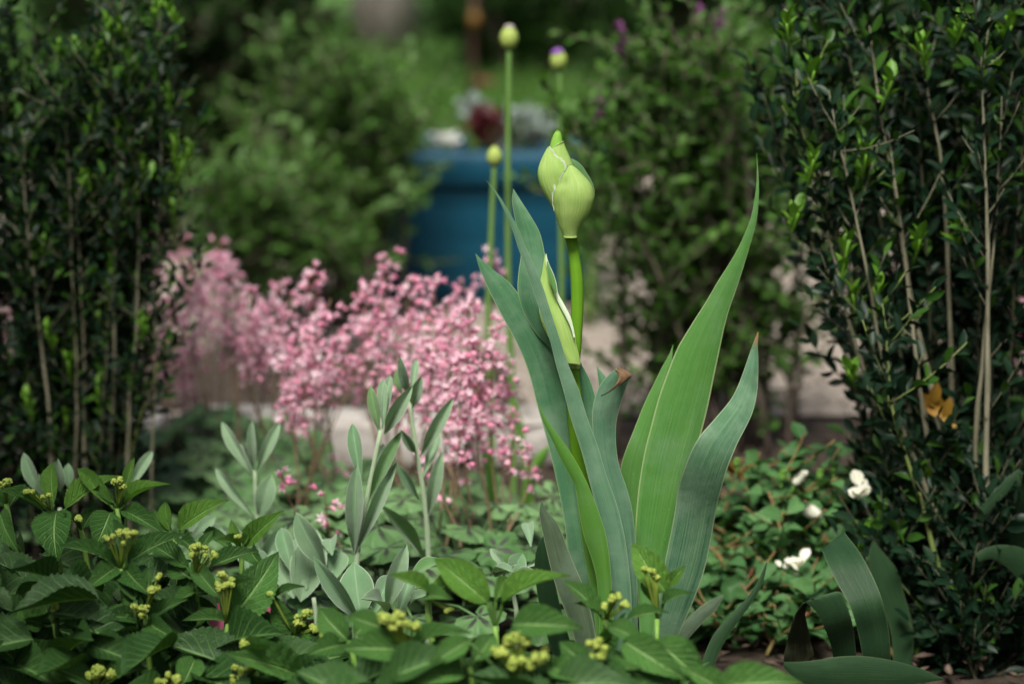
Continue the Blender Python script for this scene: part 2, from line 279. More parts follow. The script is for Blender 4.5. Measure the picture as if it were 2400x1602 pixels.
M['allstem'] = leafmat('allium_stem', (0.0902, 0.1886, 0.0451), (0.1394, 0.2542, 0.0656), 'plain', rough=0.5, trans=0.05)
M['allbud'] = leafmat('allium_bud', (0.27, 0.38, 0.07), (0.42, 0.50, 0.15), 'stripe', vein=(0.35, 0.45, 0.12), rough=0.5, trans=0.2)
M['allpurple'] = leafmat('allium_florets', (0.16, 0.05, 0.30), (0.30, 0.16, 0.42), 'plain', rough=0.6, trans=0.2, tint=(1, 0.8, 1))
M['allmauve'] = leafmat('allium_pale_florets', (0.34, 0.30, 0.30), (0.45, 0.40, 0.40), 'plain', rough=0.6, trans=0.2)
M['allleaf'] = leafmat('allium_leaf', (0.11, 0.27, 0.04), (0.18, 0.38, 0.07), 'stripe', vein=(0.1, 0.25, 0.05), rough=0.5, trans=0.35)
M['rose'] = leafmat('rose_leaf', (0.035, 0.11, 0.030), (0.10, 0.225, 0.075), 'pinnate', vein=(0.13, 0.25, 0.1), veinf=0.3, rough=0.45, trans=0.25, spec=0.4, bump=0.3, nveins=6)
M['rosered'] = leafmat('rose_young_leaf', (0.0800, 0.0425, 0.0100), (0.1300, 0.0900, 0.0200), 'pinnate', vein=(0.3, 0.14, 0.06), rough=0.45, trans=0.3)
M['rosestem'] = solid('rose_stem', (0.17, 0.075, 0.04), (0.22, 0.19, 0.06), 60, 0.6)
M['rosebud'] = leafmat('rose_petal', (0.74, 0.74, 0.60), (0.84, 0.84, 0.78), 'plain', rough=0.6, trans=0.25, bump=0.1, tint=(1, 1, 0.9))
M['rosesepal'] = leafmat('rose_sepal', (0.10, 0.24, 0.04), (0.18, 0.34, 0.07), 'plain', rough=0.5, trans=0.2)
M['petalpink'] = leafmat('pink_petal', (0.50, 0.10, 0.20), (0.62, 0.22, 0.30), 'plain', rough=0.55, trans=0.2, tint=(1, 0.8, 0.85))
M['silver'] = leafmat('silver_leaf', (0.1440, 0.1920, 0.1680), (0.2400, 0.2960, 0.2720), 'plain', rough=0.8, trans=0.15, fuzz=0.3)
M['redleaf'] = leafmat('red_leaf', (0.0560, 0.0096, 0.0144), (0.1200, 0.0280, 0.0320), 'plain', rough=0.45, trans=0.2, tint=(1.2, 0.6, 0.6))
M['white'] = leafmat('white_petal', (0.62, 0.64, 0.6), (0.78, 0.78, 0.76), 'plain', rough=0.6, trans=0.2, tint=(1, 1, 1))
M['coral'] = leafmat('coral_petal', (0.36, 0.15, 0.11), (0.44, 0.22, 0.17), 'plain', rough=0.6, trans=0.2, tint=(1, .8, .8))
M['soil'] = solid('soil', (0.022, 0.016, 0.011), (0.065, 0.048, 0.034), 45, 0.95, 1.0, 0.01)
M['chips'] = solid('mulch_chips', (0.035, 0.024, 0.017), (0.13, 0.095, 0.07), 60, 0.9, 0.5)
M['path'] = solid('path_gravel', (0.18, 0.15, 0.12), (0.32, 0.28, 0.235), 70, 0.95, 0.8, 0.006, detail=8)
M['pebble'] = solid('pebbles', (0.18, 0.155, 0.13), (0.40, 0.36, 0.315), 30, 0.9, 0.3)
M['stone'] = solid('edging_stone', (0.26, 0.235, 0.21), (0.43, 0.41, 0.385), 22, 0.9, 0.8, 0.006, detail=8)
M['lawn'] = solid('lawn_soil', (0.035, 0.085, 0.014), (0.07, 0.15, 0.028), 3, 0.95, 0.4, 0.02)
M['grass'] = leafmat('grass_blade', (0.0413, 0.1013, 0.0150), (0.0825, 0.1688, 0.0300), 'plain', rough=0.5, trans=0.3, bump=0)
M['grassgrey'] = leafmat('grey_grass_blade', (0.13, 0.17, 0.10), (0.22, 0.27, 0.18), 'plain', rough=0.5, trans=0.2, bump=0)
M['rust'] = solid('rusty_metal', (0.03, 0.014, 0.009), (0.06, 0.03, 0.018), 50, 0.8, 0.4)
M['orange'] = solid('orange_paint', (0.11, 0.05, 0.008), (0.15, 0.075, 0.012), 40, 0.5, 0.1)
def potmat():
    m, nt, bs, out = newmat('blue_glaze'); L = nt.links.new
    tc = node(nt, 'ShaderNodeTexCoord'); n1 = noise(nt, tc.outputs['Object'], 9, 4); n2 = noise(nt, tc.outputs['Object'], 60, 3)
    n3 = noise(nt, tc.outputs['Object'], 4, 6, 0.7); c = mixc(nt, n1, (0.0008, 0.036, 0.066), (0.002, 0.052, 0.088)); c = mixc(nt, mathn(nt, 'MULTIPLY', sstep(nt, n3, 0.55, 0.75), 0.35), c, (0.012, 0.05, 0.065)); L(c, bs.inputs['Base Color'])
    bs.inputs['Roughness'].default_value = 0.55; bs.inputs['Specular IOR Level'].default_value = 0.2
    b = node(nt, 'ShaderNodeBump'); b.inputs['Strength'].default_value = 0.15; b.inputs['Distance'].default_value = 0.003; L(n2, b.inputs['Height']); L(b.outputs[0], bs.inputs['Normal'])
    return m
M['pot'] = potmat()

# ------------------------------------------------------------------ the setting
def sheet(name, pts, z, mat, kind='structure'):
    mb = MB(); k = len(pts); mb.add([(x, y, z) for x, y in pts], Q=[list(range(4))] if k == 4 else None)
    return tag(mb.build(name, mat, smooth=False), kind=kind)
def lumpy(name, x0, x1, y0, y1, nx, ny, amp, z, mat):
    x, y = np.meshgrid(np.linspace(x0, x1, nx), np.linspace(y0, y1, ny))
    zz = z + amp * (np.sin(x * 9 + y * 4) * np.cos(y * 7 - x * 3) + 0.6 * np.sin(x * 23 + 1) * np.sin(y * 19)) * 0.5
    edge = np.minimum.reduce([x - x0, x1 - x, y - y0, y1 - y]) / 0.15; zz = z + (zz - z) * np.clip(edge, 0, 1)
    mb = MB(); mb.grid(np.stack([x, y, zz], -1)); return tag(mb.build(name, mat), kind='structure')
sheet('ground', [(-150, -100), (150, -100), (150, 200), (-150, 200)], -0.03, M['soil'])
lumpy('soil', -2.2, 2.2, -0.6, 2.95, 60, 60, 0.012, 0.0, M['soil'])
sheet('path', [(-4.0, 3.0), (4.5, 3.0), (4.5, 5.9), (-4.0, 5.9)], -0.004, M['path'])
sheet('mulch', [(-1.6, 3.02), (0.02, 3.02), (-0.02, 3.42), (-1.6, 3.46)], 0.004, M['soil'])
sheet('lawn', [(-60, 5.9), (60, 5.9), (60, 90), (-60, 90)], -0.008, M['lawn'])

def scatter_grass():
    k = 26000; Yv = 5.9 + 8.5 * rng.random(k) ** 1.4; Xv = (rng.random(k) - 0.5) * (Yv * 0.6)
    mb = MB(); D = nrm(np.stack([rng.normal(0, .35, k), rng.normal(0, .35, k), np.ones(k)], -1)); N = np.stack([rng.normal(0, 1, k), rng.normal(0, 1, k), np.zeros(k)], -1)
    mb.scatter(leaf_tp('lance', 2, 1, 0, 0.25), np.stack([Xv, Yv, np.full(k, -0.01)], -1), D, N, 0.05 + 0.06 * rng.random(k), 0.008)
    tag(mb.build('grass', M['grass']), 'short green lawn grass beyond the gravel path', 'grass', kind='stuff')
scatter_grass()
def oct_tp():
    V = np.array([(.5, 0, 0), (0, .5, 0), (-.5, 0, 0), (0, -.5, 0), (0, 0, .35), (0, 0, -.35), (.38, .38, .12), (-.38, .38, -.1), (-.36, -.36, .1), (.36, -.4, -.08)])
    T = np.array([(4, 0, 6), (4, 6, 1), (4, 1, 7), (4, 7, 2), (4, 2, 8), (4, 8, 3), (4, 3, 9), (4, 9, 0), (5, 6, 0), (5, 1, 6), (5, 7, 1), (5, 2, 7), (5, 8, 2), (5, 3, 8), (5, 9, 3), (5, 0, 9)])
    return V, np.zeros((0, 4), int), T, np.zeros((10, 2))
def pebbles():
    k = 6000; Yv = 3.0 + 2.9 * rng.random(k) ** 1.2; Xv = (rng.random(k) - 0.5) * (Yv * 0.62)
    keep = ~((Xv > -1.6) & (Xv < 0.0) & (Yv < 3.44)); Xv = Xv[keep]; Yv = Yv[keep]; k = len(Xv)
    a = rng.random(k) * 6.3; mb = MB(); s = 0.006 + 0.012 * rng.random(k) ** 2
    mb.scatter(oct_tp(), np.stack([Xv, Yv, np.full(k, 0.002)], -1), np.stack([np.cos(a), np.sin(a), a * 0], -1), np.tile((0, 0, 1.0), (k, 1)), s, s * 0.7)
    tag(mb.build('gravel', M['pebble']), 'loose beige gravel lying on the path', 'gravel', kind='stuff')
    k = 5200; Yv = 1.2 + 2.3 * rng.random(k); Xv = (rng.random(k) - 0.5) * (Yv * 0.75 + .2); ok = (Yv < 2.9) | ((Yv > 3.04) & (Xv < -0.02) & (Yv < 3.42)); Xv = Xv[ok]; Yv = Yv[ok]; k = len(Xv)
    a = rng.random(k) * 6.3; mb = MB(); s = 0.008 + 0.02 * rng.random(k) ** 2
    tp_ = oct_tp(); tp_[0][:, 2] *= .4; mb.scatter(tp_, np.stack([Xv, Yv, 0.004 + 0.008 * rng.random(k)], -1), np.stack([np.cos(a), np.sin(a), rng.normal(0, .2, k)], -1), np.stack([rng.normal(0, .3, k), rng.normal(0, .3, k), np.ones(k)], -1), s, s * 0.3)
    tag(mb.build('bark_mulch', M['chips']), 'dark brown bark mulch covering the bed', 'mulch', kind='stuff')
pebbles()

def stone(cx, cy, lx, ly, lz, seed, label):
    g = np.random.default_rng(seed); mb = MB(); n = 7
    # a rounded, slightly chipped block
    u = np.linspace(0, 2 * math.pi, 28, endpoint=False); prof_ = [(0.90, 0.0), (1.0, 0.012), (1.0, lz * 0.6), (0.985, lz - 0.010), (0.955, lz - 0.002), (0.90, lz), (0.5, lz + 0.001), (0.02, lz + 0.002)]
    sq = lambda c: np.sign(c) * np.abs(c) ** 0.28
    P = np.stack([np.stack([cx + sq(np.cos(u)) * (lx / 2 - (1 - s) * 0.06) , cy + sq(np.sin(u)) * (ly / 2 * (1 if s > .6 else s) - (1 - s) * 0.02 * (s > .6)), np.full_like(u, z)], -1) if s > 0.4 else
                  np.stack([cx + sq(np.cos(u)) * lx / 2 * s, cy + sq(np.sin(u)) * ly / 2 * s, np.full_like(u, z)], -1) for s, z in prof_])
    P = P + g.normal(0, 0.0022, P.shape); mb.grid(P, wrap=True)
    o = thing('edging_stone', label, 'stone', (cx, cy, 0), 'stones edging the flower bed'); mb.build('block', M['stone'], o, o)
for i, (px, lab) in enumerate(((-150, 'pale grey edging stone at the left end of the row, beside the dark holly'), (215, 'pale grey edging stone behind the left holly stems'), (575, 'pale grey edging stone below the leftmost pink flower spikes'), (930, 'pale grey edging stone behind the silver felt leaves'), (1235, 'pale grey edging stone at the right end, partly behind the iris'))):
    p = at(px, 985, 2.74); stone(p[0], 2.74, 0.166 if i < 4 else 0.12, 0.10, 0.05, 40 + i, lab)

# ------------------------------------------------------------------ plants grown from stems and twigs
def bez(p0, p1, bow, n=10):
    p0 = np.asarray(p0, float); p1 = np.asarray(p1, float); t = np.linspace(0, 1, n)[:, None]
    return p0 * (1 - t) + p1 * t + np.asarray(bow, float) * (4 * t * (1 - t))
GROW = {}
def grow(stems, twig_len, twigs, t0=0.15, step=0.008, up=0.6, spread=0.9, stem_leaves=True, t1=1.0, fewset=(), few=0.55):
    tw = []; own = []; O = []; D = []; T = []
    for si, P in enumerate(stems):
        k = max(1, int(rng.poisson(twigs * (few if si in fewset else 1.0))))
        for t in ((0.1 + 0.9 * rng.random(k) ** 0.6) if si in fewset else (t0 + (t1 - t0) * rng.random(k))):
            x = t * (len(P) - 1); i = min(int(x), len(P) - 2); p = P[i] + (P[i + 1] - P[i]) * (x - i)
            a = rng.random() * 6.283; d = nrm(np.array((math.cos(a), math.sin(a), up + 0.3 * rng.normal())))
            L = twig_len * (0.4 + 0.9 * rng.random()); e = p + d * L + np.array((0, 0, 0.15 * L)); tw.append(bez(p, e, (0, 0, -0.06 * L), 4)); own.append(si)
        if stem_leaves: tw.append(P[int(len(P) * (0.7 if si in fewset else t0)):]); own.append(-1)
    for Q in tw:
        seg = np.linalg.norm(np.diff(Q, axis=0), axis=1); tot = seg.sum(); k = max(2, int(tot / step))
        t = (np.arange(k) + rng.random(k) * 0.6) / k; t = 0.12 + 0.88 * t; x = np.clip(t, 0, 0.999) * (len(Q) - 1); i = x.astype(int)
        p = Q[i] + (Q[i + 1] - Q[i]) * (x - i)[:, None]; d = nrm(Q[i + 1] - Q[i])
        a = np.arange(k) * 2.4 + rng.random() * 6; s = nrm(np.cross(d, np.tile((0.3, 0.5, 0.8), (k, 1)))); b = np.cross(d, s)
        rad = s * np.cos(a)[:, None] + b * np.sin(a)[:, None]
        O.append(p); D.append(nrm(d + spread * rad * (1.15 - 0.7 * t[:, None]) + rng.normal(0, .18, (k, 3)))); T.append(np.linspace(0, 1, k))
    GROW['own'] = own
    return tw, np.concatenate(O), np.concatenate(D), np.concatenate(T)
def upn(D, j=0.35):
    k = len(D); U = np.tile((0, -0.25, 1.0), (k, 1)) + rng.normal(0, j, (k, 3)); return U
TP_SMALL = leaf_tp('oval', 4, 2, 0.10, 0.10); TP_OV = leaf_tp('ovate', 4, 2, 0.10, 0.15); TP_TINY = leaf_tp('oval', 2, 2, 0.1, 0.1)

def shrub(label, px, Y, tops, width_base, leaf, mat, twig, twigs, step, nst, barkr=0.006, name='shrub', cat='shrub', t0=0.2, spread=1.0, flowers=None, tp=TP_OV, sag=0.0, lilacs=(), group=None):
    """a many-stemmed shrub: tops is a list of photograph positions the stems reach for"""
    base = at(px, 900, Y); base[2] = 0.0; root = thing(name, label, cat, base, group); stems = []
    for i in range(nst):
        tx, ty = tops[i % len(tops)]; yy = Y + rng.normal(0, width_base * 0.7)
        e = at(tx + rng.normal(0, 22), ty + rng.normal(0, 22), yy); b = np.array((base[0] + rng.normal(0, width_base * 0.5) + 0.35 * (e[0] - base[0]) * rng.random(), Y + rng.normal(0, width_base * 0.4), -0.01))
        P = bez(b, e, (0.18 * (b[0] - e[0]), rng.normal(0, 0.02), 0.05), 12); P[1:-1] += rng.normal(0, 0.006, (10, 3)); stems.append(P)
    tw, O, D, T = grow(stems, twig, twigs, t0, step, 0.45, spread)
    for i, P in enumerate(stems):
        mb = MB(); mb.tube(P, barkr * np.linspace(1, 0.35, 12), 6, r=rng.random())
        for Q, w_ in zip(tw, GROW['own']):
            if w_ == i: mb.tube(Q, 0.0016 * np.linspace(1, .5, 4) * (barkr / 0.005), 4, r=0.4)
        mb.build('stem', M['bark'], root, root)
    mb = MB(); k = len(O); Ls = leaf * (0.55 + 0.75 * rng.random(k)); mb.scatter(tp, O, D, upn(D, 0.5), Ls, Ls * 0.62, np.clip(0.25 + 0.75 * T * rng.random(k) + 0.1, 0, 1)); mb.build('foliage', mat, root, root)
    for (lx, ly) in lilacs:
        mb = MB(); c = at(lx, ly, Y - 0.05); k = 34; o = rng.normal(0, 1, (k, 3)) * np.array((0.004, 0.004, 0.009)); mb.tube(np.array([c - (0, 0, .02), c, c + (0, 0, .02)]), .003, 5); mb.scatter(oct_tp(), c + o, rng.normal(0, 1, (k, 3)), rng.normal(0, 1, (k, 3)), 0.005, 0.005)
        mb.build('flower_cluster', M['lilac'], root, root)
    return root

# ------------------------------------------------------------------ far garden: trees, dark shrubs, stake
def far_shrub(label, X, Y, hgt, wid, n, leaf, mat, name='shrub', seed=0):
    root = thing(name, label, 'shrub', (X, Y, 0), 'shrubs at the far side of the lawn'); stems = []
    for i in range(16):
        a = rng.random() * 6.28; rr = wid * (0.3 + 0.7 * rng.random()); e = np.array((X + rr * math.cos(a), Y + rr * math.sin(a) * 0.7, hgt * (0.55 + 0.5 * rng.random())))
        b = np.array((X + 0.15 * wid * math.cos(a), Y + 0.15 * wid * math.sin(a), -0.02)); P = bez(b, e, (0, 0, 0.1 * hgt), 8); stems.append(P)
    mb = MB()
    for P in stems: mb.tube(P, 0.03 * np.linspace(1, .3, 8), 5)
    mb.build('branches', M['bark'], root, root)
    tw, O, D, T = grow(stems, 0.45 * wid, 26, 0.05, leaf * 0.55, 0.3, 1.0)
    mb = MB(); k = len(O); mb.scatter(TP_TINY, O, D, upn(D, .6), leaf * (0.6 + .8 * rng.random(k)), leaf * 0.7); mb.build('foliage', mat, root, root)
def tree(label, X, Y, r, hgt, crown_z, crown_r, mat, leaf=0.09):
    root = thing('tree', label, 'tree', (X, Y, 0), None); mb = MB()
    P = bez((X, Y, -0.05), (X + 0.15, Y + 0.1, hgt), (rng.normal(0, .06), 0, 0), 16); rad = r * (np.linspace(1, 0.45, 16) + 0.35 * np.exp(-np.linspace(0, 1, 16) * 14)); mb.tube(P, rad, 14)
    mb.build('trunk', M['trunk'], root, root); limbs = []
    for i in range(11):
        a = i * 2.4; z = crown_z * (0.75 + 0.3 * rng.random()); b = np.array((X, Y, z)); e = np.array((X + crown_r * math.cos(a) * (0.6 + .5 * rng.random()), Y + crown_r * math.sin(a) * (0.6 + .5 * rng.random()), z + (hgt - crown_z) * (0.2 + 0.9 * rng.random())))
        limbs.append(bez(b, e, (0, 0, 0.2), 9))
        mb = MB(); mb.tube(limbs[-1], r * 0.33 * np.linspace(1, .2, 9), 7); mb.build('limb', M['trunk'], root, root)
    tw, O, D, T = grow(limbs, 0.9, 28, 0.2, leaf * 0.9, 0.2, 1.0); mb = MB(); k = len(O)
    mb.scatter(TP_TINY, O, D, upn(D, .6), leaf * (0.6 + .8 * rng.random(k)), leaf * 0.7); mb.build('crown', mat, root, root)
q = at(900, 105, 11.3)
tree('tree with a thick grey trunk standing on the lawn behind the garden', q[0], 11.3, 0.135, 6.5, 2.7, 2.3, M['far'])
far_shrub('dark evergreen shrub at the far left edge of the lawn', -4.6, 13.0, 2.3, 1.3, 0, 0.10, M['far'])
far_shrub('dark evergreen shrub on the lawn left of the grey tree trunk', -2.3, 13.6, 2.2, 1.2, 0, 0.10, M['far'])
far_shrub('dark green shrub right behind the grey tree trunk', -0.2, 15.5, 1.9, 1.3, 0, 0.10, M['shrubdark'])
far_shrub('dark green shrub on the far lawn behind the alliums', 1.5, 14.0, 1.6, 1.1, 0, 0.10, M['far'])
far_shrub('dark evergreen shrub behind the purple budded shrub', 3.0, 12.5, 2.2, 1.2, 0, 0.10, M['far'])
far_shrub('dark evergreen shrub at the far right edge of the lawn', 5.0, 12.8, 2.4, 1.3, 0, 0.10, M['far'])
for x_, y_, h_, w_, l_ in ((-3.1, 10.2, .9, .9, 'low dark shrub at the back left, above the left holly'), (-1.75, 10.6, .8, .75, 'low dark shrub at the back, just left of the grey trunk'), (0.05, 9.4, .5, .55, 'low dark shrub on the lawn right of the grey trunk'), (0.62, 10.0, .6, .6, 'low dark shrub on the lawn behind the two tall alliums'), (1.35, 9.6, .75, .7, 'low dark shrub at the back, above the twiggy shrub'), (2.6, 9.8, .9, .9, 'low dark shrub at the back right, above the right holly')):
    far_shrub(l_, x_, y_, h_, w_, 0, 0.055, M['far'])
def stake():
    p = at(1108, 190, 6.6); root = thing('garden_stake', 'thin rusty garden stake with an orange knob, behind the planter', 'stake', (p[0], 6.6, 0)); mb = MB(); q = at(1114, -70, 6.6)
    mb.tube(np.array([(p[0], 6.6, -0.05), (p[0], 6.6, 0.3), (q[0], 6.6, q[2])]), 0.010, 8); mb.build('rod', M['rust'], root, root)
    c = at(1112, 46, 6.57); mb = MB(); th = np.linspace(0.02, 3.12, 9); mb.grid(np.stack([np.stack([c[0] + 0.017 * np.sin(t) * np.cos(np.linspace(0, 6.283, 12, endpoint=False)), c[1] + 0.017 * np.sin(t) * np.sin(np.linspace(0, 6.283, 12, endpoint=False)), np.full(12, c[2] + 0.022 * np.cos(t))], -1) for t in th]), wrap=True); mb.build('knob', M['orange'], root, root)
stake()
def clump(label, name, cat, px, py, Y, wpx, hpx, n, leaf, mat, ground=False, elong=0.5, up=0.6, tp=TP_OV, group=None, stems=True, z0=None):
    c = at(px, py, Y); zb = 0.0 if z0 is None else z0; root = thing(name, label, cat, (c[0], Y, zb), group); k = n; sc = Y / FPX
    o = np.stack([rng.normal(0, .42, k) * wpx * sc, rng.normal(0, .42, k) * wpx * sc * 0.8, rng.normal(0, .35, k) * hpx * sc], -1); O = c + o; O[:, 2] = np.maximum(O[:, 2], zb + 0.005)
    D = nrm(np.stack([o[:, 0] * 6, o[:, 1] * 6, np.full(k, up) + 0 * o[:, 2]], -1) + rng.normal(0, .35, (k, 3)))
    mb = MB(); Ls = leaf * (.6 + .8 * rng.random(k)); mb.scatter(tp, O, D, upn(D, .5), Ls, Ls * elong); mb.build('leaves', mat, root, root)
    if stems:
        mb = MB()
        for i in range(6): mb.tube(bez((c[0] + rng.normal(0, .006), Y + rng.normal(0, .006), zb - 0.004), O[i], (0, 0, 0.01), 5), 0.0022, 5)
        mb.build('stems', M['hydstem'], root, root)
    return root

# blue planter and what grows in it
def planter():
    c = at(1085, 700, 3.98); X, Y = c[0], 3.98; root = thing('planter', 'wide rectangular blue planter with a ridged front on the gravel path', 'planter', (X, Y, 0))
    a_ = (np.arange(96) + .5) / 96 * 2 * math.pi; sq = lambda c: np.sign(c) * np.abs(c) ** 0.22
    def box(pr, name, mat):      # rounded rectangle swept up the profile: (inset from the widest outline, height)
        mb = MB(); mb.grid(np.stack([np.stack([X + sq(np.cos(a_)) * max(HX - d, .004), Y + sq(np.sin(a_)) * max(HY - d, .003), np.full(96, z)], -1) for d, z in pr]), wrap=True); return mb.build(name, mat, root, root)
    HX, HY = 0.238, 0.15
    box([(0.2, 0.001), (0.034, 0.001), (0.030, 0.005), (0.026, 0.04), (0.0265, 0.046), (0.026, 0.050), (0.025, 0.056), (0.022, 0.095), (0.0225, 0.101), (0.022, 0.105), (0.021, 0.111), (0.018, 0.150), (0.0185, 0.156), (0.018, 0.16), (0.017, 0.166), (0.012, 0.186), (0.016, 0.192), (0.04, 0.192)], 'body', M['pot'])
    box([(0.02, 0.1925), (0.004, 0.1925), (0.0, 0.197), (0.0, 0.238), (0.004, 0.247), (0.010, 0.250), (0.016, 0.248), (0.019, 0.24), (0.020, 0.21), (0.022, 0.2)], 'rim', M['pot'])
    box([(0.021, 0.226), (0.08, 0.229), (0.14, 0.232), (0.236, 0.233)], 'soil', M['soil'])
planter()
clump('silvery grey foliage plant growing in the blue planter', 'dusty_miller', 'plant', 1232, 312, 3.98, 62, 55, 260, 0.028, M['silver'], z0=0.232)
clump('dark red leaved plant growing in the blue planter', 'coleus', 'plant', 1150, 305, 3.98, 48, 45, 200, 0.026, M['redleaf'], z0=0.232)
clump('small white flowers at the left rim of the blue planter', 'alyssum', 'flower', 1044, 333, 3.92, 26, 18, 110, 0.011, M['white'], z0=0.232, elong=.9)
clump('pale pinkish flowers behind the red leaves in the blue planter', 'petunia', 'flower', 1110, 262, 4.06, 38, 35, 60, 0.018, M['silver'], z0=0.232, elong=.9)
clump('green trailing plant at the right rim of the blue planter', 'trailing_plant', 'plant', 1330, 395, 3.86, 40, 40, 120, 0.024, M['shrub'], z0=0.232)
def coral():
    p = at(1130, 205, 7.0); root = thing('coral_flower', 'single coral pink blossom on the lawn behind the planter', 'flower', (p[0], 7.0, 0)); mb = MB(); mb.tube(bez((p[0], 7.0, -.01), p, (0.01, 0, 0), 6), 0.004, 5); mb.build('stem', M['hydstem'], root, root)
    mb = MB(); a = np.arange(14) * 2.4; D = np.stack([np.cos(a), np.sin(a), 0.4 + 0.1 * np.arange(14) % 1.1], -1); mb.scatter(TP_OV, np.tile(p, (14, 1)), D, np.tile((0, 0, 1.0), (14, 1)), 0.045, 0.035); mb.build('petals', M['coral'], root, root)
    mb = MB(); D = np.array([(1, 0, 1.2), (-1, .2, 1.4), (.2, -1, 1.5), (0, 1, 1.0)], float); mb.scatter(leaf_tp('lance', 6, 2, .15, .35), np.tile((p[0], 7.0, 0.0), (4, 1)), D, np.tile((0, 0, 1.0), (4, 1)), 0.2, 0.03); mb.build('leaf', M['allleaf'], root, root)
coral()
clump('leafy green shrublet covering the right end of the blue planter', 'shrublet', 'shrub', 1375, 500, 3.66, 62, 200, 420, 0.022, M['shrub'], up=0.9)

# shrubs behind the bed
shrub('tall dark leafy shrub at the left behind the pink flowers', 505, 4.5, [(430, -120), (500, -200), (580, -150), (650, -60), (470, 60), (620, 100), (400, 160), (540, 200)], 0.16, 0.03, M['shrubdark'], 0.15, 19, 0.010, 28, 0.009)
shrub('broad mid green shrub left of the blue planter', 790, 3.66, [(690, 130), (770, 120), (840, 170), (890, 200), (950, 260), (970, 290), (900, 300), (720, 220), (880, 400), (820, 290), (620, 240), (840, 440), (880, 470), (560, 250)], 0.08, 0.017, M['shrub'], 0.095, 14, 0.0085, 34, 0.005)
shrub('low fresh green shrub between the pink flowers and the planter', 650, 3.42, [(440, 430), (520, 420), (600, 430), (680, 440), (760, 470), (830, 520), (700, 540), (580, 520), (470, 520), (780, 590)], 0.08, 0.0165, M['shrub'], 0.085, 12, 0.009, 24, 0.0035)
shrub('open twiggy shrub with small round leaves and purple buds right of the iris', 1700, 2.78, [(1340, 330), (1400, 180), (1460, 90), (1540, 120), (1620, 60), (1700, 80), (1780, 110), (1850, 180), (1900, 300), (1420, 300), (1560, 280), (1680, 260), (1800, 330), (1950, 480), (1370, 480)], 0.12, 0.0155, M['shrub'], 0.085, 14.5, 0.0085, 46, 0.0036,
      lilacs=[(1640, 52), (1455, 92), (1690, 62), (1835, 60), (1400, 250), (1702, 315)], tp=leaf_tp('oval', 4, 2, .1, .1), t0=0.1)
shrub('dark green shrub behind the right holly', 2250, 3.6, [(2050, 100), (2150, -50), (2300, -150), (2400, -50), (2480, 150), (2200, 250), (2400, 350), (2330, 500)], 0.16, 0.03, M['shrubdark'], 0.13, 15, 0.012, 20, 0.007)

# ------------------------------------------------------------------ dark hollies left and right
def holly(label, base_px, Y, stems, leaf, ntw, step, sprigs, br, yellow=(), greens=(), pale=(), TWL=0.055):
    b = at(base_px, 1300, Y); root = thing('holly', label, 'shrub', (b[0], Y, 0), 'dark columnar hollies'); polys = []
    for i, (pts, dy) in enumerate(stems):
        q = np.array([at(x, y, Y + dy) for x, y in pts]) if dy is not None else np.array(pts, float); P = resample(q, 16); P[1:] += np.cumsum(rng.normal(0, 0.0009, (15, 3)), 0); polys.append(P)
    tw, O, D, T = grow(polys, TWL, ntw, 0.02, step, 1.0, 1.25, fewset=set(pale))
    for i, P in enumerate(polys):
        big = i in pale or i in greens; mb = MB(); mb.tube(P, br * (0.8 + 0.4 * rng.random()) * (1.0 if big else 0.55) * (np.linspace(1, 0.10, 16) + 0.12 * (np.arange(16) % 3 == 1)), 7, r=rng.random())
        for Q, w_ in zip(tw, GROW['own']):
            if w_ == i: mb.tube(Q, 0.0007 * np.linspace(1, .6, 4), 4, r=0.0)
        mb.build('stem', M['hollygreen' if i in greens else 'hollybark' if big else 'hollydim'], root, root)
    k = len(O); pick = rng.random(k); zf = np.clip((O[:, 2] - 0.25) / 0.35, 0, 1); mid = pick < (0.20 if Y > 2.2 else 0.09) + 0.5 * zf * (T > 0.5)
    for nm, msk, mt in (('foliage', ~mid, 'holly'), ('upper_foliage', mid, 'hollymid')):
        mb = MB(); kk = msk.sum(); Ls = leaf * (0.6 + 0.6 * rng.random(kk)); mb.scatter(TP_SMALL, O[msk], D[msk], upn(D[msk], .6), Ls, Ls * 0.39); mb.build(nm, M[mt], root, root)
    for (sx, sy, L) in sprigs:                 # bright young shoots standing out of the dark leaves
        e = at(sx + rng.normal(0, 6), sy + rng.normal(0, 6), Y - 0.085 - 0.04 * rng.random()); b_ = e - np.array((rng.normal(0, .006), -0.02, L)); P = bez(b_, e, (0, -.004, 0), 6)
        mb = MB(); mb.tube(P, 0.0011, 5, r=0.8); kk = 9; t = 1 - 0.8 * (np.arange(kk) / kk) ** 1.1; a = np.arange(kk) * 2.4 + rng.random() * 6
        O2 = b_ + (e - b_) * t[:, None]; rad = np.stack([np.cos(a), np.sin(a), a * 0], -1); D2 = np.array((0, 0, 1.0)) * (0.65 + 1.3 * np.arange(kk)[::-1][:, None] / kk) + rad * (0.55 + .3 * rng.random((kk, 1)))
        Ls = leaf * (0.65 + 0.45 * rng.random(kk)); mb.scatter(TP_SMALL, O2, D2, np.tile((0, 0, 1.0), (kk, 1)) + rad * -.5, Ls, Ls * 0.48); mb.build('young_shoot', M['hollynew'], root, root)
    for (sx, sy) in yellow:
        mb = MB(); c = at(sx, sy, Y - 0.07); D2 = np.array([(0.15, -.4, 1), (-.5, -.3, .4), (.4, -.5, -.3)]); mb.scatter(TP_SMALL, np.tile(c, (3, 1)) + rng.normal(0, .004, (3, 3)), D2, np.tile((0, -1, .2), (3, 1)), leaf * 1.05, leaf * 0.55); mb.build('yellow_leaf', M['hollyyel'], root, root)
    return root
Ls_ = []
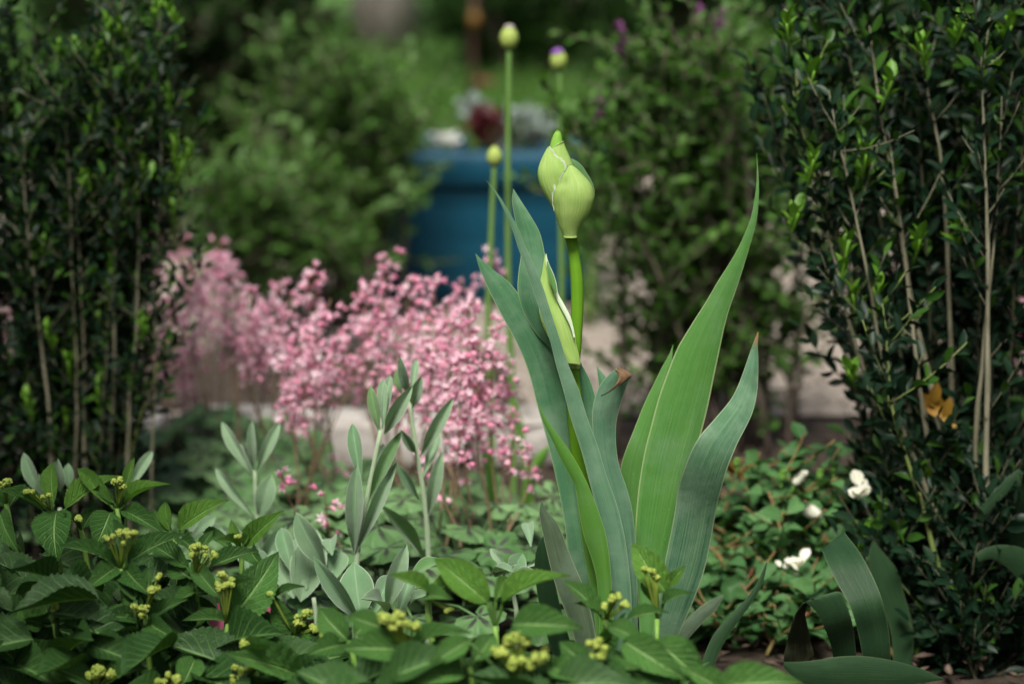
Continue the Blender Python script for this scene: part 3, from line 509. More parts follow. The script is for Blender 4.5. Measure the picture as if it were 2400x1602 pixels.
for i in range(60):
    bx = 75 + 190 * rng.random(); k = (bx - 170) / 95; tx = 200 + 235 * k + rng.normal(0, 22); lim = np.interp(tx, [-120, 0, 60, 150, 230, 270, 330, 385, 430, 470], [60, 40, 60, 110, 40, 60, 90, 30, 330, 450]); ty = lim + abs(rng.normal(0, 1)) * 170
    Ls_.append(([(bx, 1330), (bx + (tx - bx) * 0.38, 1330 + (ty - 1330) * 0.5), (tx, ty)], rng.normal(0, 0.055)))
for q_ in ([(175, 1100), (168, 700), (160, 480), (150, 250)], [(205, 1100), (208, 800), (205, 600), (195, 380)], [(300, 1100), (330, 700), (335, 520), (330, 300)], [(355, 1000), (372, 650), (380, 480), (378, 200)], [(120, 1100), (95, 760), (70, 500), (60, 300)], [(255, 1000), (262, 640), (262, 300), (258, 100)]): Ls_.insert(0, (q_[:1] and [(q_[0][0], 1330)] + q_, -.075 - .03 * rng.random()))
for tx, ty in ((255, 35), (262, 60), (372, 20), (376, 40), (95, 50), (30, 40), (420, 330), (300, 200)): Ls_.append(([(150 + tx * 0.3, 1330), (110 + tx * 0.55, 800), (tx, ty)], -0.05 + 0.03 * rng.random()))
for i in range(16):
    tx = -260 + 250 * rng.random(); Ls_.append(([(20 - 80 * rng.random(), 1330), (tx * .5, 800), (tx, 20 - 260 * rng.random())], rng.normal(0, 0.06)))
lsp = [(110, 760, .03), (165, 765, .035), (230, 765, .05), (330, 750, .035), (172, 845, .03), (230, 905, .04), (60, 930, .035), (155, 980, .03), (80, 580, .03), (95, 575, .03), (250, 620, .035), (245, 680, .03),
       (400, 320, .04), (425, 345, .03), (340, 370, .045), (200, 430, .04), (380, 420, .035), (150, 460, .03), (405, 500, .03), (275, 300, .03), (215, 280, .03), (330, 250, .03), (430, 370, .03), (360, 400, .03), (300, 440, .04), (195, 410, .03), (385, 205, .03), (250, 60, .025), (280, 50, .025), (370, 25, .02), (405, 30, .02), (230, 130, .025), (300, 140, .025), (310, 330, .03), (130, 110, .02), (180, 90, .02)]
for i in range(64):       # stems added out of view, there to shade the left side
    y_ = 0.75 + 1.5 * rng.random(); x_ = -0.235 * y_ - 0.10 - 0.2 * rng.random(); h_ = 1.35 + .4 * rng.random(); Ls_.append(([(x_, y_, 0), (x_ - .02, y_, h_ * .5), (x_ + rng.normal(0, .03), y_ + rng.normal(0, .03), h_)], None))
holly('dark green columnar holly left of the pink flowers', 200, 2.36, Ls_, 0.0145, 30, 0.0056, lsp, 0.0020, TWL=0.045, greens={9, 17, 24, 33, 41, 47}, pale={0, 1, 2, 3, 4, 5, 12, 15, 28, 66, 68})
Rs_ = [([(2280, 1560), (2190, 1215), (2095, 960), (2060, 800), (2000, 480), (1945, 240)], -.115), ([(2270, 1560), (2200, 1000), (2130, 700), (2090, 450), (2045, 200), (2030, 60)], -.05), ([(2280, 1560), (2215, 1000), (2205, 700), (2190, 350), (2150, 180), (2130, 60)], -.05),
       ([(2300, 1560), (2325, 950), (2322, 600), (2308, 300), (2300, 80)], -.14), ([(2300, 1560), (2290, 1200), (2295, 900), (2335, 500), (2350, 200)], -.12), ([(2260, 1560), (2160, 1190), (2085, 960), (2070, 780), (2062, 700)], -.15), ([(2250, 1560), (2130, 1100), (2040, 800), (1960, 560), (1890, 360), (1850, 200)], -.05),
       ([(2270, 1560), (2200, 1100), (2160, 760), (2128, 450), (2110, 300)], -.11), ([(2260, 1560), (2110, 1130), (1990, 780), (1930, 560), (1880, 420)], -.08)]
for i in range(52):
    k = rng.random(); tx = 1730 + 900 * k ** 0.9 + rng.normal(0, 20); ty = np.interp(tx, [1700, 1740, 1800, 2000, 2700], [260, 60, 10, -150, -300]) + abs(rng.normal(0, 1)) * 150; bx = np.interp(tx, [1700, 2400, 2700], [2170, 2330, 2440]) + rng.normal(0, 25)
    mx = bx + (tx - bx) * 0.5 + np.interp(tx, [1700, 2100, 2700], [48, 5, -30]); Rs_.append(([(bx, 1560), (mx, 1560 + (ty - 1560) * 0.5), (tx, ty)], rng.normal(0.075, 0.05)))
for i in range(64):       # shorter skirts that hide the foot
    tx = 2030 + 370 * rng.random(); Rs_.append(([(2250 + 80 * rng.normal() * .5, 1640), (tx * .5 + 1130, 1480), (tx, 1000 + 560 * rng.random())], rng.normal(-0.07, 0.07)))
rsp = [(1995, 560, .06), (2050, 665, .045), (2000, 690, .035), (1900, 365, .03), (2040, 370, .03), (2090, 375, .03), (1920, 160, .03), (1850, 60, .03), (2090, 190, .03), (2160, 100, .03), (2310, 380, .02), (2250, 540, .025), (2150, 560, .025), (2020, 1290, .04), (2010, 1400, .04), (1995, 1430, .03), (2030, 1250, .03), (2180, 1130, .02), (2010, 1490, .04), (2320, 150, .025), (2390, 60, .02), (2260, 60, .02), (1985, 865, .02), (1880, 500, .025)]
for i in range(64):  # unseen stems added beyond the frame to cast shade on the right
    y_ = 0.75 + 1.3 * rng.random(); x_ = 0.235 * y_ + 0.10 + 0.2 * rng.random(); h_ = 1.35 + .4 * rng.random(); Rs_.append(([(x_, y_, 0), (x_ + .02, y_, h_ * .5), (x_ + rng.normal(0, .03), y_ + rng.normal(0, .03), h_)], None))
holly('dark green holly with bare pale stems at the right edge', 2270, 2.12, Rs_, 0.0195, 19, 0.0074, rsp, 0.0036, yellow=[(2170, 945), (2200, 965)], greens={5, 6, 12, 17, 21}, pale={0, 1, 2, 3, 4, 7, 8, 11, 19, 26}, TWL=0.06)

# ------------------------------------------------------------------ iris: traced blades with real thickness
def ribbon(mb, rows, Y0, Y1, tilt=0.0, bulge=0.25, thick=0.0012, n=44, m=9, r=None, Ys=None, ripple=0.0):
    A = resample(rows, n); t = np.linspace(0, 1, n); Yc = Y0 + (Y1 - Y0) * t if Ys is None else resample(np.stack([np.asarray(Ys, float), np.linspace(0, 1, len(Ys))], -1), n)[:, 0]
    s = np.linspace(-1, 1, m); x = (A[:, 0:1] * (1 - s) + A[:, 2:3] * (1 + s)) / 2; y = (A[:, 1:2] * (1 - s) + A[:, 3:4] * (1 + s)) / 2
    wid = np.hypot(A[:, 2] - A[:, 0], A[:, 3] - A[:, 1]) / 2 * Yc / FPX
    off = tilt * s[None] * wid[:, None] - bulge * (1 - s[None] ** 2) * wid[:, None] + ripple * np.sin(s[None] * 13 + 1.0) * 0.0006
    F = at(x, y, Yc[:, None] + off); e = (1 - s[None] ** 4) * np.minimum(thick, wid[:, None] * 0.3); B = F + np.stack([e * 0, e, e * 0], -1)
    u = np.linspace(0, 1, m); U = np.stack(np.meshgrid(u, t), -1); rr = 0.5 if r is None else r
    mb.grid(F, r=rr, U=U); mb.grid(B[:, ::-1], r=rr, U=U[:, ::-1])
def tube_rows(mb, rows, Y, ratio=0.7, n=26, seg=20, r=0.5, Y1=None):
    A = resample(rows, n); Yc = np.linspace(Y, Y if Y1 is None else Y1, n); Lp = at(A[:, 0], A[:, 1], Yc); Rp = at(A[:, 2], A[:, 3], Yc); C = (Lp + Rp) / 2; a = (Rp - Lp) / 2; b = np.linalg.norm(a, axis=1) * ratio
    ph = np.linspace(0, 2 * math.pi, seg, endpoint=False); G = C[:, None] + np.cos(ph)[None, :, None] * a[:, None] - np.sin(ph)[None, :, None] * np.stack([0 * b, b, 0 * b], -1)[:, None]
    u = (1 - np.cos(ph)) / 2; U = np.stack(np.meshgrid(u, np.linspace(0, 1, n)), -1); mb.grid(G, r=r, wrap=True, U=U)
    k = mb.n; mb.add(np.stack([C[0], C[-1]]), r=r); e = k - n * seg; mb.T.append(np.array([(k, e + i, e + (i + 1) % seg) for i in range(seg)] + [(k + 1, e + (n - 1) * seg + (i + 1) % seg, e + (n - 1) * seg + i) for i in range(seg)]))
def blade(root, rows, mat, Y0, Y1, **kw):
    mb = MB(); ribbon(mb, rows, Y0, Y1, r=kw.pop('r', float(rng.random())), **kw); return mb.build('leaf', M[mat], root, root)
IR = thing('iris', 'tall bearded iris with one fat green bud and broad sword leaves', 'iris', (*at(1450, 1640, 1.82)[:2], 0))
blade(IR, [(1114,593,1115,594),(1122,623,1143,622),(1147,683,1192,660),(1180,747,1237,720),(1213,808,1277,785),(1237,867,1307,845),(1257,943,1329,930),(1277,1013,1340,1010),(1297,1093,1348,1095),(1313,1167,1357,1170),(1325,1240,1367,1240),(1332,1300,1376,1300),(1345,1370,1388,1370),(1365,1500,1402,1500),(1390,1640,1425,1640)], 'iris', 1.80, 1.815, tilt=0.15, bulge=0.18, r=0.45)
blade(IR, [(1203,442,1204,443),(1200,468,1222,472),(1205,503,1245,508),(1213,543,1265,545),(1221,588,1276,590),(1215,640,1284,640),(1213,680,1292,680),(1221,717,1302,715),(1238,753,1312,750),(1261,787,1320,785),(1283,808,1327,810),(1305,832,1331,838),(1322,850,1334,852)], 'iris', 1.805, 1.797, tilt=-0.2, bulge=0.25, r=0.5)
blade(IR, [(1137,419,1138,420),(1163,457,1168,455),(1180,490,1188,488),(1198,530,1211,527),(1213,577,1230,573),(1230,623,1252,620),(1247,673,1272,670),(1267,733,1291,730),(1287,790,1310,787),(1302,850,1329,846),(1320,913,1355,908),(1340,987,1378,983),(1360,1047,1400,1040),(1380,1123,1423,1118),(1395,1180,1444,1175),(1410,1247,1462,1245),(1425,1310,1472,1310),(1433,1400,1480,1400),(1440,1500,1480,1500),(1446,1640,1476,1640)], 'iris_blue', 1.755, 1.79, tilt=0.1, bulge=0.2, r=0.85)
F_ = blade(IR, [(1446,862,1478,880),(1428,876,1475,892),(1405,903,1466,911),(1393,935,1457,942),(1388,967,1448,972),(1390,1013,1443,1010),(1396,1050,1445,1055),(1406,1093,1453,1097),(1416,1135,1468,1140),(1430,1190,1481,1190),(1446,1250,1488,1250),(1458,1320,1492,1320),(1466,1410,1494,1410),(1468,1500,1494,1500),(1466,1640,1490,1640)], 'iris_blue', 1.78, 1.80, tilt=0.35, bulge=0.22, r=0.45)
mb = MB(); ribbon(mb, [(1440,868,1452,861),(1446,872,1470,869),(1450,882,1481,880),(1447,893,1474,889),(1440,903,1460,897),(1430,913,1444,908),(1418,922,1428,919),(1407,926,1410,928)], 1.772, 1.768, tilt=0.4, bulge=0.9, n=24, m=7, ripple=1.5); mb.build('withered_tip', M['wither'], F_, IR)
blade(IR, [(1398,858,1400,859),(1400,872,1413,874),(1403,903,1430,900),(1405,960,1435,960),(1415,1060,1440,1060),(1440,1200,1465,1200)], 'iris', 1.825, 1.82, bulge=0.2, r=0.4)
blade(IR, [(1352,830,1355,832),(1350,858,1365,857),(1352,885,1379,882),(1354,930,1395,928),(1360,1000,1398,1000),(1372,1060,1402,1060),(1395,1200,1432,1200),(1420,1400,1450,1400)], 'iris', 1.815, 1.82, tilt=-0.2, bulge=0.2, r=0.35)
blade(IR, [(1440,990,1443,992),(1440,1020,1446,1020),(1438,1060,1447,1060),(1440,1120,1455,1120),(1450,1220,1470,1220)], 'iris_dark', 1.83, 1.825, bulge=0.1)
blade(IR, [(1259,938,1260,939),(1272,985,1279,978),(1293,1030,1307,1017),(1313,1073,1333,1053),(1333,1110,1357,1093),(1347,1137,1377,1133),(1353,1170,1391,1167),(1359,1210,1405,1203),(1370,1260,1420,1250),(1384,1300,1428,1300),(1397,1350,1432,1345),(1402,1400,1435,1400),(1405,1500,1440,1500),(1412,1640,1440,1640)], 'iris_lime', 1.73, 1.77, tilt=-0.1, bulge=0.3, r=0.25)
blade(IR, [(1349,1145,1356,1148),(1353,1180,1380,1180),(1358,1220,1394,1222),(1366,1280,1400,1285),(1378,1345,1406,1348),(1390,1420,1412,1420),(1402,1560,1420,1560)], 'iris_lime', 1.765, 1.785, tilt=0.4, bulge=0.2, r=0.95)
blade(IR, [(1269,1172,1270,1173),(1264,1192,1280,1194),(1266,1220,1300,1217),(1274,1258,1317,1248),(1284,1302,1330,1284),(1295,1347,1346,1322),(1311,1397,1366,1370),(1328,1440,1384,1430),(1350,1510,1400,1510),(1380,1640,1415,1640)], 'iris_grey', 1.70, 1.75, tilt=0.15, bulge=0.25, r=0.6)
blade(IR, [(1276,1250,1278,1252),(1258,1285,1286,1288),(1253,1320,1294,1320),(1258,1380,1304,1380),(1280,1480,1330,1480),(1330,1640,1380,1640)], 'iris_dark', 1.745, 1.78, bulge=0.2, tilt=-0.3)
blade(IR, [(1773,358,1773.6,358),(1774,397,1777,397),(1773,430,1779,433),(1768,470,1778,474),(1760,510,1773,518),(1746,547,1763,557),(1727,587,1751,597),(1703,627,1737,643),(1680,663,1722,688),(1657,703,1707,731),(1633,740,1697,770),(1610,777,1690,803),(1590,810,1683,837),(1573,850,1674,880),(1558,890,1666,920),(1543,933,1658,958),(1527,993,1645,1010),(1513,1047,1632,1058),(1504,1093,1620,1098),(1497,1140,1608,1140),(1492,1190,1596,1190),(1489,1240,1582,1240),(1489,1290,1569,1290),(1492,1350,1558,1350),(1498,1450,1550,1450),(1505,1640,1545,1640)], 'iris_green', 1.825, 1.80, tilt=0.12, bulge=0.14, r=0.45, n=60, m=11)
blade(IR, [(1577,807,1578,808),(1570,827,1576,830),(1553,857,1574,860),(1537,890,1566,895),(1517,930,1552,935),(1500,970,1540,980),(1483,1013,1530,1020),(1467,1053,1520,1060),(1455,1093,1514,1095),(1452,1150,1506,1150),(1458,1250,1500,1250),(1475,1400,1510,1400),(1485,1640,1515,1640)], 'iris_green', 1.84, 1.82, tilt=-0.1, bulge=0.12, r=0.75)
blade(IR, [(1776,777,1778,778),(1768,797,1776,805),(1758,825,1777,833),(1745,863,1777,883),(1731,900,1774,922),(1715,932,1765,963),(1693,960,1750,997),(1667,990,1731,1033),(1643,1017,1717,1066),(1625,1046,1704,1100),(1608,1085,1693,1138),(1596,1120,1684,1170),(1587,1155,1676,1210),(1581,1200,1669,1250),(1573,1245,1660,1297),(1563,1293,1648,1345),(1553,1350,1626,1405),(1540,1430,1590,1490),(1525,1510,1565,1570),(1515,1620,1545,1650)], 'iris_tip', 1.77, 1.775, Ys=[1.80,1.798,1.79,1.785,1.77,1.755,1.745,1.745,1.75,1.757,1.762,1.765,1.767,1.768,1.77,1.772,1.776,1.78,1.785,1.79], tilt=0.3, bulge=0.12, r=0.5, n=60, m=11)
blade(IR, [(1695,1392,1697,1394),(1660,1408,1680,1425),(1625,1435,1645,1460),(1590,1475,1610,1500),(1550,1570,1575,1580)], 'iris_grey', 1.87, 1.84, bulge=0.2, r=0.2)
# flower stalk, side sheath, bud
mb = MB(); tube_rows(mb, [(1321,553,1352,553),(1328,570,1355,570),(1333,607,1360,605),(1337,657,1367,657),(1338,707,1368,707),(1337,757,1366,757),(1334,810,1363,810),(1328,842,1359,850),(1330,870,1358,872),(1328,933,1364,933),(1333,1013,1367,1013),(1340,1083,1374,1083),(1352,1140,1386,1140),(1375,1260,1410,1260),(1400,1450,1440,1450),(1420,1640,1455,1640)], 1.80, 0.8, 60, 16, 0.4, 1.805); mb.build('stalk', M['irisstem'], IR, IR)
mb = MB(); tube_rows(mb, [(1326,838,1357,842),(1323,843,1361,849),(1325,850,1361,855),(1329,860,1359,862)], 1.80, 0.85, 10, 16, 0.9); mb.build('stalk_joint', M['spathe'], IR, IR)
mb = MB(); ribbon(mb, [(1277,598,1281,599),(1270,640,1294,638),(1262,680,1306,682),(1262,715,1321,714),(1268,750,1338,748),(1283,785,1347,780),(1303,815,1352,810),(1320,838,1359,842),(1326,850,1360,853)], 1.795, 1.785, tilt=0.2, bulge=0.5, r=0.5); sp_ = mb.build('side_sheath', M['spathe_inner'], IR, IR)
mb = MB(); ribbon(mb, [(1279,594,1281,595),(1279,615,1284,612),(1288,640,1296,638),(1292,660,1304,662),(1298,685,1308,686),(1311,714,1322,712),(1328,746,1338,744),(1338,768,1344,768),(1344,790,1348,790)], 1.789, 1.783, bulge=0.4, n=34, m=5, thick=0.0004, ripple=1.0); mb.build('papery_margin', M['papery'], sp_, IR)
mb = MB(); ribbon(mb, [(1281,612,1283,612),(1283,632,1291,630),(1287,655,1300,652),(1294,672,1304,672),(1302,688,1305,686)], 1.786, 1.782, bulge=0.3, n=20, m=5, thick=0.0004); mb.build('inner_fold', M['iris_green'], sp_, IR)
BUD = MB(); tube_rows(BUD, [(1335,385,1339,385),(1327,396,1352,395),(1317,411,1367,410),(1308,426,1383,428),(1297,444,1391,446),(1295,461,1393,462),(1297,480,1389,480),(1300,499,1381,500),(1306,518,1370,518),(1312,535,1359,535),(1318,547,1354,547),(1321,556,1352,556)], 1.79, 0.72, 36, 30, 0.55); BUD = BUD.build('bud', M['spathe'], IR, IR)
mb = MB(); tube_rows(mb, [(1305,304,1309,304),(1301,309,1313,308),(1297,316,1316,316),(1293,326,1318,327),(1289,340,1320,340),(1287,380,1325,380),(1292,440,1330,440),(1305,480,1335,480)], 1.805, 0.7, 24, 18, 0.5); mb.build('bud_tip', M['budtip'], BUD, IR)
mb = MB(); tube_rows(mb, [(1297,344,1321,331),(1291,351,1325,343),(1284,372,1332,359),(1277,400,1341,380),(1277,430,1351,408),(1287,470,1352,450)], 1.80, 0.62, 24, 22, 0.6); mb.build('middle_sheath', M['spathe_inner'], BUD, IR)
mb = MB(); tube_rows(mb, [(1284,343,1288,345),(1275,360,1300,358),(1267,377,1317,375),(1261,395,1327,391),(1260,410,1335,408),(1263,426,1339,424),(1270,444,1341,444),(1279,460,1339,460),(1289,476,1335,478),(1299,495,1332,497)], 1.794, 0.62, 30, 24, 0.45); mb.build('left_sheath', M['spathe_inner'], BUD, IR)
mb = MB(); ribbon(mb, [(1336,372,1342,372),(1338,380,1354,379),(1341,392,1366,391),(1346,405,1375,405),(1354,422,1385,422),(1360,440,1392,440),(1364,465,1393,463),(1362,490,1386,488)], 1.80, 1.80, tilt=0.2, bulge=0.35); mb.build('back_sheath', M['spathe_back'], BUD, IR)
def slim(rows, f=.62): return [((a+c)/2-(c-a)/2*f, (b+d)/2-(d-b)/2*f, (a+c)/2+(c-a)/2*f, (b+d)/2+(d-b)/2*f) for a,b,c,d in rows]
for rows, yy in (([(1292,349,1296,344),(1304,340,1309,338),(1318,333,1321,329)], 1.785), ([(1285,346,1290,342),(1293,358,1299,353),(1303,369,1309,364),(1311,374,1318,371),(1317,382,1324,377),(1323,393,1329,390),(1325,400,1329,397)], 1.772), ([(1330,388,1334,386),(1320,401,1326,403),(1311,416,1316,418),(1309,428,1312,430)], 1.768), ([(1296,432,1303,434),(1296,438,1305,440),(1294,450,1300,451),(1294,472,1297,473),(1297,494,1300,494)], 1.772)):
    rows = [tuple(np.array(r_) + np.tile(rng.normal(0, .7, 2), 2)) for r_ in resample(slim(rows), 14)]; mb = MB(); ribbon(mb, rows, yy, yy + 0.003, bulge=0.15, n=22, m=5, thick=0.0005, ripple=1.0); mb.build('papery_margin', M['papery'], BUD, IR)

# folded irises at the right
I2 = thing('iris', 'iris with creased folded-over leaves at the foot of the right holly', 'iris', (*at(1990, 1600, 1.72)[:2], 0), 'irises without buds')
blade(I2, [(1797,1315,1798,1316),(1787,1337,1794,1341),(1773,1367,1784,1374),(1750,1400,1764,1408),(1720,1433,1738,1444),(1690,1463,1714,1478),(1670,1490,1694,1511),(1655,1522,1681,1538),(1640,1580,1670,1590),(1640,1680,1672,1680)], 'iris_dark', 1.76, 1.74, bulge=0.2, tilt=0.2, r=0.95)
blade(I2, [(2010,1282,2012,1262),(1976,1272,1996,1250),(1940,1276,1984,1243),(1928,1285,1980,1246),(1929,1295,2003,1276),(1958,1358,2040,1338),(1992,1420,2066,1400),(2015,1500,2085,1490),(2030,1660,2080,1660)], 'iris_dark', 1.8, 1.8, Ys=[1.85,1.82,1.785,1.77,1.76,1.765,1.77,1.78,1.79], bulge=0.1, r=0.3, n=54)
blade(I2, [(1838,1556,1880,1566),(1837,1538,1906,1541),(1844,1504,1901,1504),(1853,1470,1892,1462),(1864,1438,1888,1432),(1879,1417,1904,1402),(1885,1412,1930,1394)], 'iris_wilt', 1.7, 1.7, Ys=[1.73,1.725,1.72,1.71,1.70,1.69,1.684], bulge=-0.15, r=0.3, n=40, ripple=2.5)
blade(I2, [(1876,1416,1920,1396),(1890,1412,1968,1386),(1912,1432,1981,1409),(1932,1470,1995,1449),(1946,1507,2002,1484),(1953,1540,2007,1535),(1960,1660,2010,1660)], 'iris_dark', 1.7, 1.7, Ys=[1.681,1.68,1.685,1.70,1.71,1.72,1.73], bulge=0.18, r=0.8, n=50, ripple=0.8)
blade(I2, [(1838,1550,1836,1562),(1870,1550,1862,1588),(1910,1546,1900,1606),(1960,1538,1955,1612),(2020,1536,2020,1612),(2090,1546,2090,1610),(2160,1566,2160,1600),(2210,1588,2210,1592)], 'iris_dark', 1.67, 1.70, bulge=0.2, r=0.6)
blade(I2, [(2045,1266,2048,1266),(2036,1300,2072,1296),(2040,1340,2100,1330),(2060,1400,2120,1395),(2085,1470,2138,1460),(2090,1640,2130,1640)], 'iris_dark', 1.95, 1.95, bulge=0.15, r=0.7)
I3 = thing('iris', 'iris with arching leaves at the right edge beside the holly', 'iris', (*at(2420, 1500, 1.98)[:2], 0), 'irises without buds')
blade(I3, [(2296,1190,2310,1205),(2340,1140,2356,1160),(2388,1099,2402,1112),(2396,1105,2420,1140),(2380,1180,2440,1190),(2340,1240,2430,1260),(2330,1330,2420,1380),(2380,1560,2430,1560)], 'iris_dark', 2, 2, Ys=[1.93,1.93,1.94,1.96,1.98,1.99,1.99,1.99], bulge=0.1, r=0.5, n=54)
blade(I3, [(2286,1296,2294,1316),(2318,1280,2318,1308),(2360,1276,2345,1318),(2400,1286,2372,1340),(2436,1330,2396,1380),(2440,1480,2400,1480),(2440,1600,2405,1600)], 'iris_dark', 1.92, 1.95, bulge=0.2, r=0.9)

# ------------------------------------------------------------------ alliums
def sphere_rows(c, r, zs=1.15, point=0.25, n=12, seg=16):
    th = np.linspace(0.02, math.pi - 0.02, n); ph = np.linspace(0, 2 * math.pi, seg, endpoint=False); rr = r * np.sin(th) ** 0.9; z = r * zs * np.cos(th) + point * r * np.exp(-th * 4)
    P = np.stack([np.stack([c[0] + a * np.cos(ph), c[1] + a * np.sin(ph), np.full(seg, c[2] + b)], -1) for a, b in zip(rr, z)]); return P
def allium(label, stem, Y, r_px, rstem, purple, leaves):
    pts = np.array([at(x, y, Y) for x, y in stem]); g = at(stem[-1][0] + 5, 1300, Y); g[2] = 0; root = thing('allium', label, 'allium', g, 'alliums in bud'); sc = Y / FPX
    mb = MB(); mb.tube(resample(np.concatenate([pts, g[None]]), 24), rstem * sc * np.linspace(0.8, 1.15, 24), 10); mb.build('stalk', M['allstem'], root, root)
    c = pts[0]; mb = MB(); mb.grid(sphere_rows(c, r_px * sc, 1.18, 0.35), wrap=True); b = mb.build('bud', M['allbud'], root, root)
    if purple:
        mb = MB(); k = 130 if purple[0] == 'allpurple' else 50; th = rng.random(k) ** .7 * (1.15 if k > 60 else .7); ph = rng.random(k) * 6.28; d = np.stack([np.sin(th) * np.cos(ph), np.sin(th) * np.sin(ph), np.cos(th)], -1) + np.array(purple[1]); d = nrm(d)
        mb.scatter(oct_tp(), c + d * r_px * sc * np.array((1.02, 1.02, 1.28)), d, rng.normal(0, 1, (k, 3)), r_px * sc * 0.42, r_px * sc * 0.3); mb.build('florets', M[purple[0]], b, root)
    for rows, y0 in leaves:
        mb = MB(); ribbon(mb, rows, y0, y0 + 0.02, bulge=0.5, n=26, m=7, r=float(rng.random())); mb.build('leaf', M['allleaf'], root, root)
allium('tallest allium with a round green bud tipped pale mauve', [(1193, 90), (1193, 130), (1191, 320), (1190, 500), (1192, 700), (1200, 900)], 2.45, 22, 8.2, ('allmauve', (0, -.1, .5)), [([(1290,1040,1292,1042),(1262,1060,1278,1080),(1238,1100,1258,1110),(1222,1150,1246,1150),(1215,1220,1240,1220)], 2.3)])
allium('allium beside the iris bud with purple florets breaking from its tip', [(1309, 142), (1311, 170), (1313, 330), (1314, 500), (1316, 700), (1310, 900)], 2.55, 20, 7, ('allpurple', (-.35, -.5, .7)), [([(1200,925,1205,925),(1205,960,1218,960),(1212,1010,1228,1010),(1222,1080,1240,1080),(1230,1180,1252,1180)], 2.4)])
allium('short allium with a pointed yellow green bud in front of the planter', [(1159, 368), (1158, 400), (1153, 500), (1149, 620), (1144, 740), (1150, 900)], 2.42, 18.5, 8, None, [([(1130,1052,1136,1050),(1128,1062,1150,1058),(1135,1090,1160,1090),(1142,1140,1166,1140),(1150,1230,1170,1230)], 2.25)])

# ------------------------------------------------------------------ coral bells (heuchera) with pink flower spikes
def lobed_tp(lobes=7):
    na, nr = lobes * 10, 5; a = np.linspace(0.25, 2 * math.pi - 0.25, na); V = [(0, 0, 0.0)]; U = [(0.5, 0.0)]
    for j in range(1, nr + 1):
        q = j / nr; rr = (0.5 * (1 - 0.30 * q * np.abs(np.cos(lobes * (a - 0.25) / (2 * math.pi - .5) * math.pi)) ** 5.0 + 0.03 * q * np.cos(a * 34))) * q * (1 + 0.10 * np.cos(a - math.pi))
        zz = 0.06 * q * np.abs(np.sin(lobes * (a - .25) / (2 * math.pi - .5) * math.pi)) - 0.14 * q ** 2
        for k in range(na): V.append((rr[k] * np.sin(a[k]), -rr[k] * np.cos(a[k]), zz[k])); U.append((k / (na - 1), q))
    T = [(0, 1 + k + 1, 1 + k) for k in range(na - 1)]; Q = []
    for j in range(nr - 1):
        for k in range(na - 1): o = 1 + j * na + k; Q.append((o, o + 1, o + na + 1, o + na))
    return np.array(V), np.array(Q), np.array(T), np.array(U)
TP_LOBE = lobed_tp(5)
def bell_tp():
    V = []; T = []; Q = []; n = 5
    for rr, z in ((0.10, 0.0), (0.36, 0.35), (0.34, 0.7)):
        for k in range(n): a = k * 2 * math.pi / n; V.append((rr * math.cos(a), z, rr * math.sin(a)))
    for j in range(2):
        for k in range(n): Q.append((j * n + k, j * n + (k + 1) % n, (j + 1) * n + (k + 1) % n, (j + 1) * n + k))
    return np.array(V), np.array(Q), np.zeros((0, 3), int), np.zeros((len(V), 2))
def petal_tp():
    V = [(0, 0.66, 0)]; T = []; n = 5
    for k in range(n):
        a = (k + .5) * 2 * math.pi / n
        for da, rr, z in ((-.42, .30, .72), (0, .62, .98), (.42, .30, .72)): V.append((rr * math.cos(a + da), z, rr * math.sin(a + da)))
        b = 1 + 3 * k; T += [(0, b, b + 1), (0, b + 1, b + 2)]
    return np.array(V), np.zeros((0, 4), int), np.array(T), np.zeros((len(V), 2))
TP_BELL, TP_PETAL = bell_tp(), petal_tp()
def spike(root, x0, y0, x1, y1, wpx, Y, base, dens=1.0, red=False):
    top = at(x0, y0, Y); low = at(x1, y1, Y + 0.01); sc = Y / FPX
    main = resample(np.stack([base, base * 0.45 + low * 0.55 + np.array((0.004, 0, 0.0)), low, low * .5 + top * .5, top]), 26); mb = MB(); mb.tube(main, 0.0013 * np.linspace(1.1, .4, 26), 5)
    Lz = np.linalg.norm(top - low); nb = max(4, int(Lz / 0.0082)); O = []; D = []; Wd = wpx * sc
    for i in range(nb):
        f = (i + rng.random() * .7) / nb; p = low + (top - low) * f; xi = np.argmin(np.linalg.norm(main - p, axis=1)); p = main[xi]
        a = i * 2.4 + rng.random(); ln = Wd * 0.31 * (0.35 + 0.75 * rng.random()) * np.interp(f, [0, .15, .6, 1], [.75, 1.05, .9, .35]); e = p + np.array((math.cos(a) * ln, math.sin(a) * ln, ln * (0.35 + .4 * rng.random()))); mb.tube(bez(p, e, (0, 0, .1 * ln), 4), 0.0006, 4)
        kf = max(2, int(rng.poisson(dens * (2.9 + ln / 0.0030))))
        for j in range(kf):
            q = p + (e - p) * (0.30 + .75 * rng.random()) + rng.normal(0, .0045, 3); O.append(q); d = q - p; D.append(d / (np.linalg.norm(d) + 1e-6) + np.array((0, -.25, -.15)) + rng.normal(0, .5, 3))
    st = mb.build('flower_stalk', M['heustalk'], root, root); O = np.array(O); D = np.array(D); k = len(O); N = rng.normal(0, 1, (k, 3)); S = 0.0054 + 0.0026 * rng.random(k); rr = np.clip(rng.normal(.5, .28, k), 0, 1)
    mb = MB(); mb.scatter(TP_BELL, O, D, N, S, S * .95, rr); mb.build('buds', M['heured' if red else 'heuflower'], st, root)
    if not red: mb = MB(); mb.scatter(TP_PETAL, O, D, N, S * 1.05, S * 1.15, rr); mb.build('petals', M['heupetal'], st, root)
